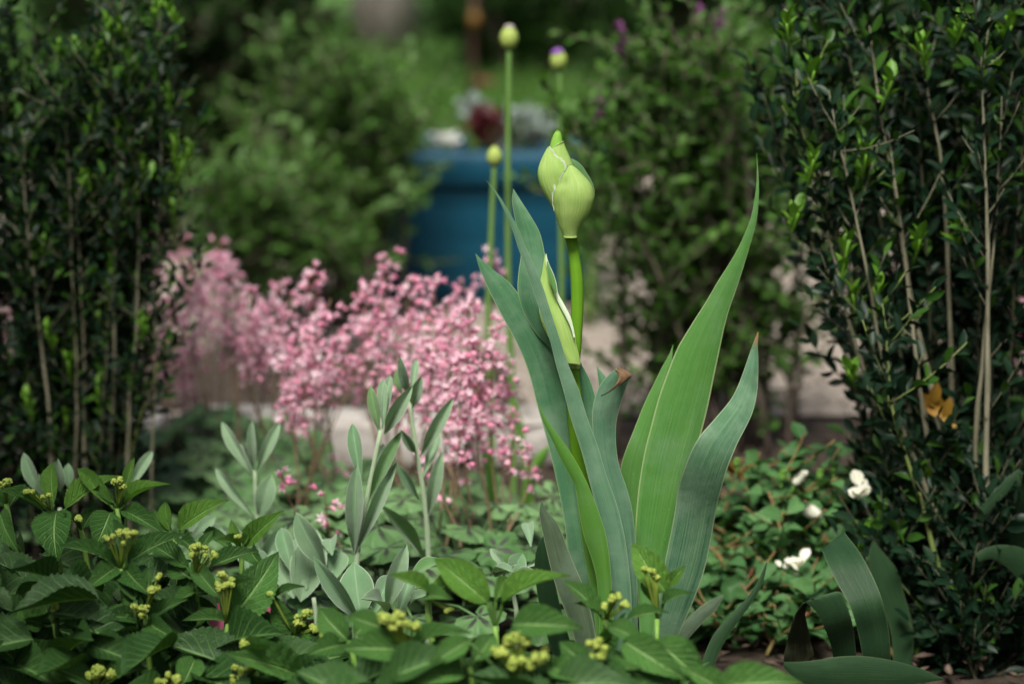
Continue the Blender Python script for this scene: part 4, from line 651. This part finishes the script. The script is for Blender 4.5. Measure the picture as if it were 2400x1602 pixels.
def heuchera(label, px, Y, spikes, nleaf, rad, hl=0.11):
    g = at(px, 1200, Y); g[2] = 0; root = thing('coral_bells', label, 'flower', g, 'pink coral bells'); 
    for s in spikes:
        a = rng.random() * 6.28; spike(root, *s[:6], g + np.array((0.03 * math.cos(a), 0.03 * math.sin(a), 0.02)), s[6] if len(s) > 6 else 1.0, len(s) > 7)
    for i in range(nleaf):
        a = i * 2.4; q = rad * math.sqrt((i + .5) / nleaf); h = hl - 0.64 * hl * (q / rad) ** 1.5 + rng.normal(0, .13 * hl); c = g + np.array((q * math.cos(a), q * math.sin(a) * .9, max(0.02, h)))
        mb = MB(); N = np.array((math.cos(a) * .45 * q / rad, math.sin(a) * .45 * q / rad - .28, 1.0)) + rng.normal(0, .28, 3); s = 0.040 + 0.020 * rng.random(); D = np.array((math.cos(a), math.sin(a), -.25 * q / rad))
        mb.scatter(TP_LOBE, c[None], D[None], N[None], s, s); mb.tube(bez(g + np.array((0, 0, .01)), c + np.array((0, 0, -.001)), (0, 0, .02), 6), 0.0011, 5); mb.build('leaf', M['heu'], root, root)
heuchera('pink coral bells with tall spikes beside the left holly', 440, 2.62, [(425,572,440,950,95,2.63), (515,570,485,800,95,2.65), (400,690,385,920,60,2.66), (352,620,362,760,50,2.7), (470,700,450,860,90,2.6), (455,610,452,780,80,2.56), (535,600,520,760,80,2.6), (390,760,400,900,60,2.6)], 30, 0.12, 0.075)
heuchera('pink coral bells second clump from the left holly', 590, 2.46, [(560,640,545,880,85,2.5), (660,650,620,900,85,2.45), (640,760,590,900,85,2.42), (610,720,560,830,70,2.48), (590,690,580,880,80,2.4), (680,700,650,880,80,2.38)], 32, 0.13, 0.08)
heuchera('pink coral bells in front of the low shrub, midway along the clump row', 730, 2.27, [(735,625,705,960,115,2.33), (775,700,690,1010,95,2.28), (700,780,720,1000,100,2.26), (840,690,850,800,55,2.35), (820,790,800,900,65,2.27), (740,720,740,930,90,2.2), (660,830,680,1000,80,2.2), (795,780,770,960,80,2.24)], 36, 0.14, 0.08)
heuchera('pink coral bells in front of the blue planter', 930, 2.30, [(910,605,880,830,95,2.36), (965,650,930,900,100,2.34), (1020,660,990,960,100,2.31), (870,760,860,960,105,2.3), (960,760,960,1000,115,2.24), (1085,655,1078,770,62,2.42), (1150,592,1160,690,34,2.44), (900,700,905,900,90,2.22), (1000,740,1010,940,95,2.2), (930,830,930,1000,90,2.16), (860,680,850,840,70,2.34)], 36, 0.14, 0.08)
heuchera('pink coral bells closest to the iris with spikes reaching lowest', 1090, 2.08, [(1100,715,1092,1120,125,2.13), (1060,760,1040,1000,115,2.17), (1150,760,1152,1070,95,2.13), (1190,850,1182,1000,60,2.16), (1010,860,1055,1050,115,2.12), (1205,1000,1197,1090,42,2.08,0.7), (1235,1040,1240,1120,30,2.1,0.4), (1010,1080,1030,1150,30,2.06,.4), (1120,800,1120,1050,100,2.08), (1080,860,1075,1080,90,2.06), (1020,800,1000,960,90,2.12), (1050,700,1045,880,80,2.2)], 44, 0.17)
heuchera('pink coral bells half hidden behind the left holly', 60, 2.75, [(5,590,15,900,50,2.74), (60,640,60,820,60,2.75), (215,620,215,790,55,2.74), (140,660,140,800,60,2.75)], 14, 0.11)
heuchera('pink coral bells beyond the right holly at the frame edge', 2400, 2.85, [(2390,700,2395,930,55,2.85), (2370,760,2380,900,50,2.86)], 12, 0.11)
heuchera('leafy coral bells without open flowers in the middle of the bed', 900, 2.0, [(760,1150,770,1240,30,2.0,.4), (660,1110,665,1140,24,2.0,.5)], 40, 0.17)
heuchera('leafy coral bells spreading low in front of the edging stones', 420, 2.40, [(780,1100,790,1140,20,2.3,.5)], 34, 0.16, 0.06)

# ------------------------------------------------------------------ silver felt-leaved rose campion
def fleaf(root, bx, by, tx, ty, wpx, Y, Yt=None, face=0.8, mat='felt', fold=0.16, bow=0.08, kind='spatula', name='leaf', parent=None, droop=0.0, n=14):
    B = at(bx, by, Y); T = at(tx, ty, Y if Yt is None else Yt); ax = T - B; L = np.linalg.norm(ax); W = wpx * Y / FPX; side0 = np.array((0, -face, 1 - face)); 
    X = nrm(np.cross(ax, side0)); Z = np.cross(X, ax / L); tp = leaf_tp('lance' if wpx > 60 else kind, n, 6, fold, 0.0, 0.02)
    tv = tp[0].copy(); tv[:, 2] += bow * np.sin(tv[:, 1] * math.pi) - droop * tv[:, 1] ** 3
    V = B + tv[:, 0:1] * X * W / 0.95 + tv[:, 1:2] * ax + tv[:, 2:3] * Z * L
    mb = MB(); mb.add(V, Q=tp[1], U=tp[3], r=float(rng.random())); return mb.build(name, M[mat], parent or root, root)
def campion(label, gx, Y, stems, leaves):
    g = at(gx, 1400, Y); g[2] = 0; root = thing('rose_campion', label, 'plant', g, 'silver rose campions')
    for pts in stems:
        P = np.array([at(x, y, Y) for x, y in pts]); P = np.concatenate([P, g[None] + np.array((0, 0, -.005))]); mb = MB(); mb.tube(resample(P, 18), 0.0023 * np.linspace(.75, 1.15, 18), 8); mb.build('stem', M['feltstem'], root, root)
    for l in leaves: fleaf(root, *l[:5], Y, Y + (l[5] if len(l) > 5 else rng.normal(0, .012)), face=l[6] if len(l) > 6 else 0.85, mat=l[7] if len(l) > 7 else 'felt')
campion('silver rose campion with upright felt leaves behind the left hydrangea', 606, 1.98, [[(597, 1100), (599, 1150), (603, 1210), (608, 1290)]],
        [(592,1112,520,988,30), (595,1100,590,983,24), (603,1105,656,988,30), (597,1213,505,1096,24), (606,1215,636,1112,48,0.0,.95), (600,1130,560,1040,22,.03), (612,1300,585,1215,36), (612,1320,670,1230,42)])
campion('tallest silver rose campion with a forked stem in front of the pink flowers', 836, 1.86, [[(893, 1005), (880, 1070), (862, 1160), (842, 1260), (836, 1320)]],
        [(890,1012,868,903,28,.0,.9,'feltgreen'), (899,1000,897,890,27,.02), (901,1016,967,903,36,-.02), (896,1010,915,878,24,.03), (846,1130,826,992,36), (830,1292,836,1086,44,-.01,.95), (866,1172,941,1010,34,.0,.7,'feltgreen'), (838,1288,930,1080,32), (862,1160,900,1040,26,.03)])
campion('slim silver rose campion left of the iris with narrow leaves', 1000, 1.93, [[(962, 940), (967, 994), (978, 1065), (996, 1180), (1001, 1238), (1004, 1306)]],
        [(940,922,930,866,24,.0,.8,'feltgreen'), (955,920,936,834,24), (967,952,988,880,30), (963,930,977,842,20,.02), (986,1068,1063,930,32,-.01), (975,1060,938,1005,22), (982,1170,930,1085,24), (1004,1206,1036,1058,34), (994,1312,888,1180,34,-.03,.6,'feltgreen'), (990,1120,1030,1010,26,.02)])
campion('low silver rose campion rosette with broad pointed felt leaves', 890, 1.72, [[(880, 1440), (885, 1460)]],
        [(846,1445,830,1316,84,.02,.95), (905,1428,953,1273,46,-.01,.95), (955,1358,1040,1316,40,.02,.35,'feltgreen'), (905,1440,846,1404,42,-.04,.5), (842,1452,733,1303,44,-.02,.8), (930,1450,962,1350,40,.03), (870,1450,915,1350,44,.04,.7), (960,1420,1010,1390,30,-.02,.5)])
campion('silver rose campion clump of broad leaves behind the hydrangea buds', 740, 1.86, [[(735, 1400), (738, 1420)]],
        [(763,1330,693,1200,56,-.01,.9), (705,1410,742,1238,84,.03,.95), (690,1400,640,1290,60,.03), (720,1380,700,1260,60,.04), (760,1380,800,1290,56,.03), (690,1350,660,1235,44,.02), (770,1400,780,1340,40), (650,1390,600,1290,50,.03), (600,1360,545,1230,40,.02), (780,1300,775,1262,44,.03)])
campion('silver rose campion half hidden at the top of the left hydrangea', 130, 1.92, [[(140, 1190), (140, 1250)]],
        [(100,1165,55,1060,34), (140,1150,135,1075,42), (165,1150,160,1085,28), (300,1150,358,1055,28), (120,1200,90,1110,30), (450,1260,505,1210,40,.0,.6), (480,1270,520,1235,40,.02), (430,1240,470,1205,36)])
campion('small curled silver rose campion seedlings beside the iris foot', 1200, 1.84, [[(1200, 1380), (1205, 1400)]],
        [(1185,1330,1148,1284,22,.0,.7), (1195,1345,1225,1296,46), (1180,1360,1215,1318,20,-.02,.5), (1150,1350,1205,1340,26,-.03,.4), (1245,1350,1215,1310,30,.03), (1230,1330,1270,1305,20,.02), (1170,1350,1160,1325,22), (1200,1360,1260,1350,26,-.03,.4), (1245, 1280, 1236, 1225, 30, .03)])

# ------------------------------------------------------------------ hydrangeas in front
BALL = None
def ball_tp(n=5, seg=7):
    th = np.linspace(0.05, math.pi - .05, n); ph = np.linspace(0, 2 * math.pi, seg, endpoint=False); V = np.stack([np.outer(np.sin(th), np.cos(ph)) * .5, np.outer(np.sin(th), np.sin(ph)) * .5, np.outer(np.cos(th), np.ones(seg)) * .5], -1).reshape(-1, 3)
    Q = [(i * seg + k, i * seg + (k + 1) % seg, (i + 1) * seg + (k + 1) % seg, (i + 1) * seg + k) for i in range(n - 1) for k in range(seg)]
    return V, np.array(Q), np.zeros((0, 3), int), np.zeros((len(V), 2))
BALL = ball_tp()
HT = {True: leaf_tp('ovate', 40, 8, 0.26, 0.0, 0.02, 0.05), False: leaf_tp('ovate', 28, 6, 0.26, 0.16, 0.03, 0.055)}
def hleaf(root, parent, node_, bx, by, tx, ty, wpx, Y, dY=0.0, face=0.5, mat='hyd', bow=0.10, curl=0.10):
    B = at(bx, by, Y); T = at(tx, ty, Y + dY); ax = T - B; L = np.linalg.norm(ax); W = wpx * Y / FPX; X = nrm(np.cross(ax, np.array((0, -face, 1.02 - face)))); Z = np.cross(X, ax / L)
    tp = HT[True]; tv = tp[0].copy(); S = tv[:, 0]; t = tv[:, 1]; tv[:, 2] += bow * np.sin(t * math.pi) - curl * t ** 3 + 0.02 * np.sin(t * 40) * np.abs(S) * 1.2; tv[:, 0] += 0.04 * math.copysign(1, tx - bx) * np.sin(t * 3.1)
    V = B + tv[:, 0:1] * X * W + t[:, None] * ax + tv[:, 2:3] * Z * L * 0.8; mb = MB(); mb.add(V, Q=tp[1], U=tp[3], r=float(rng.random()))
    mb.tube(bez(node_, B + ax * 0.02, (0, 0, -.002), 5), 0.0011, 6, r=.9); return mb.build('leaf', M[mat], parent, root)
def hbud(root, parent, node_, x, y, rpx, Y):
    c = at(x, y, Y); sc = Y / FPX; R_ = rpx * sc; mb = MB(); k = int(40 + rpx * 5); sub = max(3, int(rpx / 3.2)); O = []
    cs = rng.normal(0, 1, (sub, 3)) * np.array((.55, .45, .28)) * R_
    for i in range(k): s_ = cs[i % sub]; d = nrm(rng.normal(0, 1, 3) + np.array((0, -.3, .55))); O.append(c + s_ + d * R_ * (0.40 + .10 * rng.random()))
    O = np.array(O); s = (0.0016 + .0008 * rng.random(k)) * (0.8 + rpx / 70); mb.scatter(BALL, O, rng.normal(0, 1, (k, 3)), rng.normal(0, 1, (k, 3)), s, s)
    for s_ in cs: mb.tube(bez(node_, c + s_ * .8, (0, 0, 0), 4), 0.0007, 5, r=.0)
    return mb.build('flower_bud', M['hydbud'], parent, root)
OUT = np.array([(-200, 1160), (0, 1160), (100, 1165), (250, 1215), (400, 1250), (550, 1310), (650, 1370), (750, 1440), (850, 1475), (1000, 1430), (1150, 1455), (1300, 1460), (1500, 1470), (1650, 1540), (1850, 1620)], float)
def hydrangea(label, gx, Y, shoots, fill, nfill, Yr):
    g = at(gx, 1600, Y); g[2] = 0; root = thing('hydrangea', label, 'shrub', g, 'hydrangeas in bud')
    for (nx, ny, dy, leaves, buds) in shoots:
        Yn = Y + dy; nd = at(nx, ny, Yn); foot = np.array((nd[0] * .85 + g[0] * .15, Yn + rng.normal(0, .02), 0.0)); mb = MB(); mb.tube(resample(np.stack([foot, foot * .4 + nd * .6 + np.array((.004, 0, 0)), nd]), 12), 0.0024 * np.linspace(1.2, .8, 12), 7, r=.3); st = mb.build('shoot', M['hydstem'], root, root)
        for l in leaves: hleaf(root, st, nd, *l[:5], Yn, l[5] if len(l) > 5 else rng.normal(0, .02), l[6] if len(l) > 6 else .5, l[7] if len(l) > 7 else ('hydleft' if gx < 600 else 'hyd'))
        for b in buds: hbud(root, st, nd, *b, Yn - (0.012))
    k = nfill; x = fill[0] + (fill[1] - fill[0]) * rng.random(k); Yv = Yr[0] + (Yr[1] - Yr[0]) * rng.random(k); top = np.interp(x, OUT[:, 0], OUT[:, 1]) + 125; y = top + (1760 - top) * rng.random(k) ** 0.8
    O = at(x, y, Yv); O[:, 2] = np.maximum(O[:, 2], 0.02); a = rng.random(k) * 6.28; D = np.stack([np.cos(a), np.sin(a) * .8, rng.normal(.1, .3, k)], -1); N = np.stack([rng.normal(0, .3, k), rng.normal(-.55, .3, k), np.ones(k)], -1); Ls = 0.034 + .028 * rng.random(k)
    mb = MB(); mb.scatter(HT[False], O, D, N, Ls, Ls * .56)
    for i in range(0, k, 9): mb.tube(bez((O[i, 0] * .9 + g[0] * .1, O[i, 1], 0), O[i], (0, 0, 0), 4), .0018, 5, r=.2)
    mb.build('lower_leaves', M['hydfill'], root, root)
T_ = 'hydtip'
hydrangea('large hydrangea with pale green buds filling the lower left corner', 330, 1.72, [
    (118,1196,.03, [(99,1197,-10,1143,40,-.02,.45), (153,1194,279,1109,54,.01,.45,T_), (126,1182,122,1078,42,.03,.85,T_), (133,1196,133,1316,98,-.03,.9)], [(72,1153,9), (110,1165,10)]),
    (15,1180,.05, [(10,1185,-60,1130,40), (20,1190,60,1130,34,.02), (0,1200,40,1290,60,-.03,.8)], [(20,1132,17)]),
    (275,1190,.02, [(291,1153,315,1068,24,.02,.8,T_), (293,1180,392,1128,36,-.01,.4,T_), (262,1185,178,1090,40,.03,.6,T_), (258,1200,222,1280,78,-.02,.85), (293,1196,390,1252,46,-.03,.6), (270,1180,225,1130,26,.02,.7)], [(279,1126,13), (292,1143,9)]),
    (190,1240,.03, [(195,1235,228,1180,34,.01,.7), (180,1235,150,1200,30)], [(177,1214,10)]),
    (410,1262,.0, [(419,1240,531,1167,58,.0,.55,T_), (398,1244,386,1170,32,.02,.85,T_), (405,1250,330,1215,40,.03,.5), (425,1262,470,1300,40,-.03,.6)], []),
    (566,1290,-.01, [(575,1279,662,1194,50,.0,.6,T_), (562,1280,541,1216,28,.01,.8,T_), (555,1275,508,1262,30,-.02,.6,T_), (590,1292,620,1330,46,-.03,.8), (570,1275,588,1228,20,.0,.6,T_), (550,1290,470,1240,30,.03,.6)], [(559,1259,8)]),
    (283,1332,-.06, [(262,1318,136,1272,44,-.01,.45), (300,1317,439,1245,46,.01,.5), (270,1330,200,1380,56,-.03,.7), (296,1335,350,1390,60,-.03,.7), (285,1300,295,1225,30,.06,.7)], [(290,1245,17), (253,1258,9), (318,1252,11), (288,1275,9)]),
    (458,1350,-.05, [(440,1330,352,1270,56,.03,.6), (494,1327,606,1286,42,.01,.55), (465,1290,500,1240,26,.01,.7), (440,1350,395,1310,60,.01,.7), (455,1385,398,1425,36,-.02,.5), (470,1380,540,1400,30,-.02,.5)], [(462,1280,16), (455,1296,12), (494,1299,11)]),
    (530,1460,-.07, [(537,1456,654,1290,108,.02,.92), (531,1453,426,1450,36,-.01,.5), (515,1400,445,1310,46,.03,.7), (545,1380,595,1352,22,-.02,.5)], [(528,1348,14), (548,1362,13), (512,1374,13), (534,1368,12)]),
    (340,1440,-.08, [(330,1440,300,1360,46,.01,.85), (350,1450,440,1400,36,.01,.5), (320,1450,230,1440,46,-.02,.6), (350,1460,420,1500,56,-.03,.7), (345,1400,350,1330,22,.01,.8)], [(327,1424,16), (354,1381,15), (371,1351,9), (338,1440,11)]),
    (128,1460,-.08, [(120,1450,96,1380,56,.02,.8), (135,1455,185,1400,50,.01,.7), (100,1462,30,1440,60,-.01,.6), (150,1462,230,1470,44,-.02,.6)], [(126,1412,12), (122,1428,10)]),
    (690,1490,-.06, [(683,1482,640,1392,60,.0,.85), (640,1400,715,1370,24,.01,.5), (520,1520,684,1474,52,.0,.6), (690,1480,760,1470,52,-.01,.8)], [(715,1440,15), (702,1458,13), (742,1472,15), (755,1486,11), (637,1392,10)]),
    (600,1570,-.12, [(700,1580,536,1528,84,-.03,.6), (560,1580,480,1620,60), (600,1560,640,1500,40)], [(576,1512,15), (600,1500,9), (562,1572,17), (550,1590,13), (585,1560,10)]),
    (230,1610,-.12, [(250,1600,340,1560,56), (210,1600,120,1560,60), (230,1590,290,1520,50,.02,.6)], [(232,1572,20), (212,1585,13), (255,1580,13)]),
    (395,1630,-.13, [(400,1620,500,1570,60), (380,1620,300,1600,54), (430,1600,460,1530,70,.02,.8)], [(375,1592,13), (412,1590,15), (395,1580,9)]),
    (50,1560,-.1, [(60,1560,140,1500,66), (40,1555,-20,1500,70), (30,1480,45,1420,60,.0,.85)], [])], (-250, 760), 620, (1.60, 1.88))
hydrangea('bright green hydrangea in front of the iris, blurred in the foreground', 1230, 1.52, [
    (1160,1466,.04, [(1144,1412,1016,1302,84,.02,.62,T_), (1176,1412,1332,1340,58,-.01,.42,T_), (1160,1410,1190,1345,30,.03,.6,T_), (1150,1410,1105,1350,36,.05,.6)], []),
    (1000,1400,.06, [(1004,1385,914,1342,44,-.01,.5,T_), (1010,1390,1080,1350,44,.02,.6,T_), (1000,1395,1060,1400,44,-.02,.6), (1040,1380,1110,1395,40,.01,.5)], [(1052,1429,9)]),
    (1420,1450,.05, [(1406,1436,1321,1356,48,.01,.5), (1412,1440,1344,1410,26,.0,.4), (1405,1512,1462,1440,58,-.03,.85), (1470,1450,1568,1430,34,.0,.45), (1426,1440,1440,1380,20,.03,.7)], [(1440,1403,14), (1416,1418,11), (1467,1416,11), (1450,1395,9)]),
    (1540,1450,.09, [(1562,1388,1481,1268,74,.02,.8,T_), (1565,1372,1606,1324,32,.0,.6,T_), (1552,1415,1622,1385,36,-.01,.45), (1545,1420,1500,1360,30,.02,.7,T_)], [(1512,1332,9), (1528,1338,10), (1540,1352,9)]),
    (1215,1600,-.04, [(1200,1462,1364,1466,84,-.01,.6), (1100,1500,1000,1560,60,-.01,.6), (1290,1560,1380,1600,60,-.02,.6)], [(1217,1500,26), (1168,1526,17), (1273,1535,18), (1212,1553,20), (1252,1560,18), (1195,1560,14)]),
    (950,1530,-.02, [(955,1522,796,1515,86,-.01,.6), (965,1512,1102,1475,46,-.01,.45), (895,1470,812,1440,56,.01,.6), (960,1540,1040,1580,66,-.03,.7)], [(905,1450,17), (928,1444,17), (963,1464,18), (935,1468,14)]),
    (1405,1590,-.02, [(1380,1560,1310,1500,60,.01,.7), (1420,1580,1500,1560,50)], [(1395,1510,14), (1415,1520,15), (1402,1535,14)]),
    (1540,1560,-.01, [(1460,1500,1610,1590,86,-.02,.7), (1540,1500,1660,1600,96,-.01,.7), (1500,1500,1420,1460,54,.02,.6)], []),
    (1740,1640,-.03, [(1680,1610,1880,1592,80,-.01,.55), (1700,1620,1600,1560,64,.0,.6)], []),
    (1100,1560,-.03, [(1090,1550,1010,1500,70,.01,.7), (1110,1550,1160,1480,56,.02,.7), (1080,1560,960,1600,70,-.03,.7)], []),
    (820,1500,.04, [(815,1500,745,1420,70,.02,.75), (830,1490,880,1430,56,.02,.7), (800,1510,720,1530,64,-.02,.6)], [])], (760, 1900), 520, (1.46, 1.76))

# ------------------------------------------------------------------ white rose bush
def rosebush():
    g = at(1830, 1350, 2.2); g[2] = 0; root = thing('rose_bush', 'low rose bush with white buds between the iris and the right holly', 'shrub', g); stems = []
    tops = [(1830,1110), (1905,1160), (1955,1090), (1922,1110), (1725,1085), (1750,1130), (1690,1200), (1690,1180), (1660,1280), (1700,1330), (1760,1280), (1790,1250), (1870,1230), (1940,1200), (1990,1180), (2000,1260), (1720,1400), (1780,1400), (1850,1330), (1640,1370), (1900,1350), (1680,1450), (1760,1480), (1850,1440), (1650,1210), (1800,1190), (1840,1290), (1960,1290), (1600, 1500), (1730,1230), (1670,1240), (1650,1320), (1700,1260), (1820,1370), (1750,1350), (1690,1400), (1870,1400), (1910,1290), (1760,1420), (1830,1470), (1720,1500), (1790,1530), (1860,1510), (1640,1440), (1980,1340), (1740,1180), (1800,1150), (1670,1520), (1720,1560), (1800,1580), (1880,1560), (1940,1540), (1680,1600), (1760,1600), (1850,1610), (1930,1600), (2000,1560), (1990,1450), (1830,1550)]
    for i, (x, y) in enumerate(tops):
        Yv = 2.2 + rng.normal(0, .06) - (0.12 if y > 1350 else 0); e = at(x, y, Yv); b = np.array((g[0] + rng.normal(0, .05) + (e[0] - g[0]) * .5, Yv + rng.normal(0, .03), 0)); P = bez(b, e, (rng.normal(0, .01), 0, .015), 9); stems.append(P)
    tw, O, D, T = grow(stems, .06, 8, .15, .0115, .35, 1.3); mb = MB(); keep = rng.random(len(O)) < .9; O = O[keep]; D = D[keep] * np.array((1, 1, .45)); k = len(O); Ls = .015 + .012 * rng.random(k); mb.scatter(leaf_tp('ovate', 8, 4, .1, .15, .02, .05), O, D, upn(D, .35), Ls, Ls * .68); mb.build('foliage', M['rose'], root, root)
    for i, P in enumerate(stems):
        mb = MB(); mb.tube(P, .0016 * np.linspace(1.2, .6, 9), 6, r=rng.random())
        for Q, w_ in zip(tw, GROW['own']):
            if w_ == i: mb.tube(Q, .0008, 4, r=rng.random())
        mb.build('stem', M['rosestem'], root, root)
    for (x, y) in ((1760, 1300), (1960, 1220), (1730, 1110)):
        mb = MB(); c = at(x, y, 2.14); k = 9; D = np.stack([rng.normal(0, .7, k), rng.normal(-.2, .5, k), .3 + rng.random(k)], -1); mb.scatter(TP_OV, c + rng.normal(0, .006, (k, 3)), D, upn(D), .019, .008); mb.build('young_leaves', M['rosered'], root, root)
    def bud(x, y, tx, ty, r, green=False):
        Yv = 2.08; b = at(x, y, Yv); t = at(tx, ty, Yv); ax = t - b; P = b + ax * np.linspace(0, 1, 10)[:, None]; q = np.linspace(0, 1, 10); rad = 0.8 * r * Yv / FPX * np.sin(math.pi * (0.14 + .76 * q) ** 0.85) ** .6; mb = MB(); mb.tube(P, np.maximum(rad, .0004), 12)
        for a in (0.3, 2.2, 4.4, 5.6): dd = np.array((math.cos(a), math.sin(a), .3 * math.sin(a * 2))); mb.scatter(leaf_tp('oval', 8, 6, .22, .02), (b + dd * r * Yv / FPX * .35)[None], (ax + dd * r * Yv / FPX * .55)[None], dd[None] * -1, np.linalg.norm(ax) * (.95 + .12 * rng.random()), r * Yv / FPX * 1.7)
        o = mb.build('rosebud', M['rosesepal' if green else 'rosebud'], root, root); mb = MB(); D = np.array([ax / np.linalg.norm(ax) + .35 * np.array((math.cos(a), math.sin(a) * .7, .3 * math.sin(a * 2))) for a in np.arange(5) * 1.257]); mb.scatter(leaf_tp('lance', 5, 2, .1, -.05), np.tile(b - ax * .06, (5, 1)), D, np.tile(nrm(ax), (5, 1)) + rng.normal(0, .2, (5, 3)), np.linalg.norm(ax) * (.95 if green else .6), r * Yv / FPX * .8); mb.tube(bez(b - ax * .35 - np.array((0, 0, .004)), b, (0, 0, 0), 4), .0011, 5); mb.build('sepals', M['rosesepal'], o, root)
    bud(1922, 1212, 1874, 1178, 21); bud(1862, 1134, 1886, 1104, 13); bud(1954, 1105, 1956, 1078, 11, True); bud(1921, 1122, 1922, 1098, 10, True); bud(1726, 1092, 1727, 1072, 10, True); bud(1832, 1126, 1836, 1100, 12, True); bud(1958, 1175, 1955, 1150, 11, True); bud(1905, 1225, 1918, 1245, 9, True); bud(1922,1350,1921,1325,10,True)
    for (x, y, s, n_) in ((1867, 1334, .011, 8), (1842, 1326, .007, 4), (2012, 1160, .014, 9)):
        mb = MB(); c = at(x, y, 2.03); a = np.arange(n_) * 2.4; D = np.stack([np.cos(a), np.sin(a) * .7 - .2, .35 + .5 * rng.random(n_)], -1); mb.scatter(leaf_tp('oval', 4, 4, .2, -.1), c + rng.normal(0, .003, (n_, 3)), D, np.tile((0, -.5, 1.0), (n_, 1)), s * (.7 + .5 * rng.random(n_)), s * .9); mb.build('bloom', M['rosebud'], root, root)
rosebush()

# ------------------------------------------------------------------ small things
def petals():
    for (x, y, s, lab) in ((568, 1452, .021, 'pink fallen petals caught under the left hydrangea leaves'), (640, 1500, .018, 'reddish pink petals lying deep under the hydrangea')):
        c = at(x, y, 1.70); root = thing('fallen_petals', lab, 'petals', c)
        for i in range(5):
            mb = MB(); a = i * 1.4; mb.scatter(leaf_tp('oval', 6, 4, .15, .1), (c + np.array((math.cos(a) * .006, rng.normal(0, .004), math.sin(a) * .004)))[None], np.array([(math.cos(a), -.2, .4 * math.sin(a))]), np.array([(0, -1.0, .5)]), s, s * .95); mb.build('petal', M['petalpink'], root, root)
petals()
def tuft(label, px, Y, n, h, mat):
    g = at(px, 1000, Y); g[2] = 0; root = thing('grass_tuft', label, 'grass', g); mb = MB(); a = rng.random(n) * 6.28; D = np.stack([np.cos(a) * .5, np.sin(a) * .5, np.ones(n)], -1); mb.scatter(leaf_tp('lance', 10, 2, .1, .45), g + rng.normal(0, .012, (n, 3)) * np.array((1, 1, 0)), D, np.stack([-np.cos(a), -np.sin(a), np.full(n, .6)], -1), h * (.6 + .6 * rng.random(n)), .0055); mb.build('blades', M[mat], root, root)
tuft('tuft of thin grey green grass blades at the right edge behind the holly', 2440, 2.45, 40, .2, 'grassgrey')
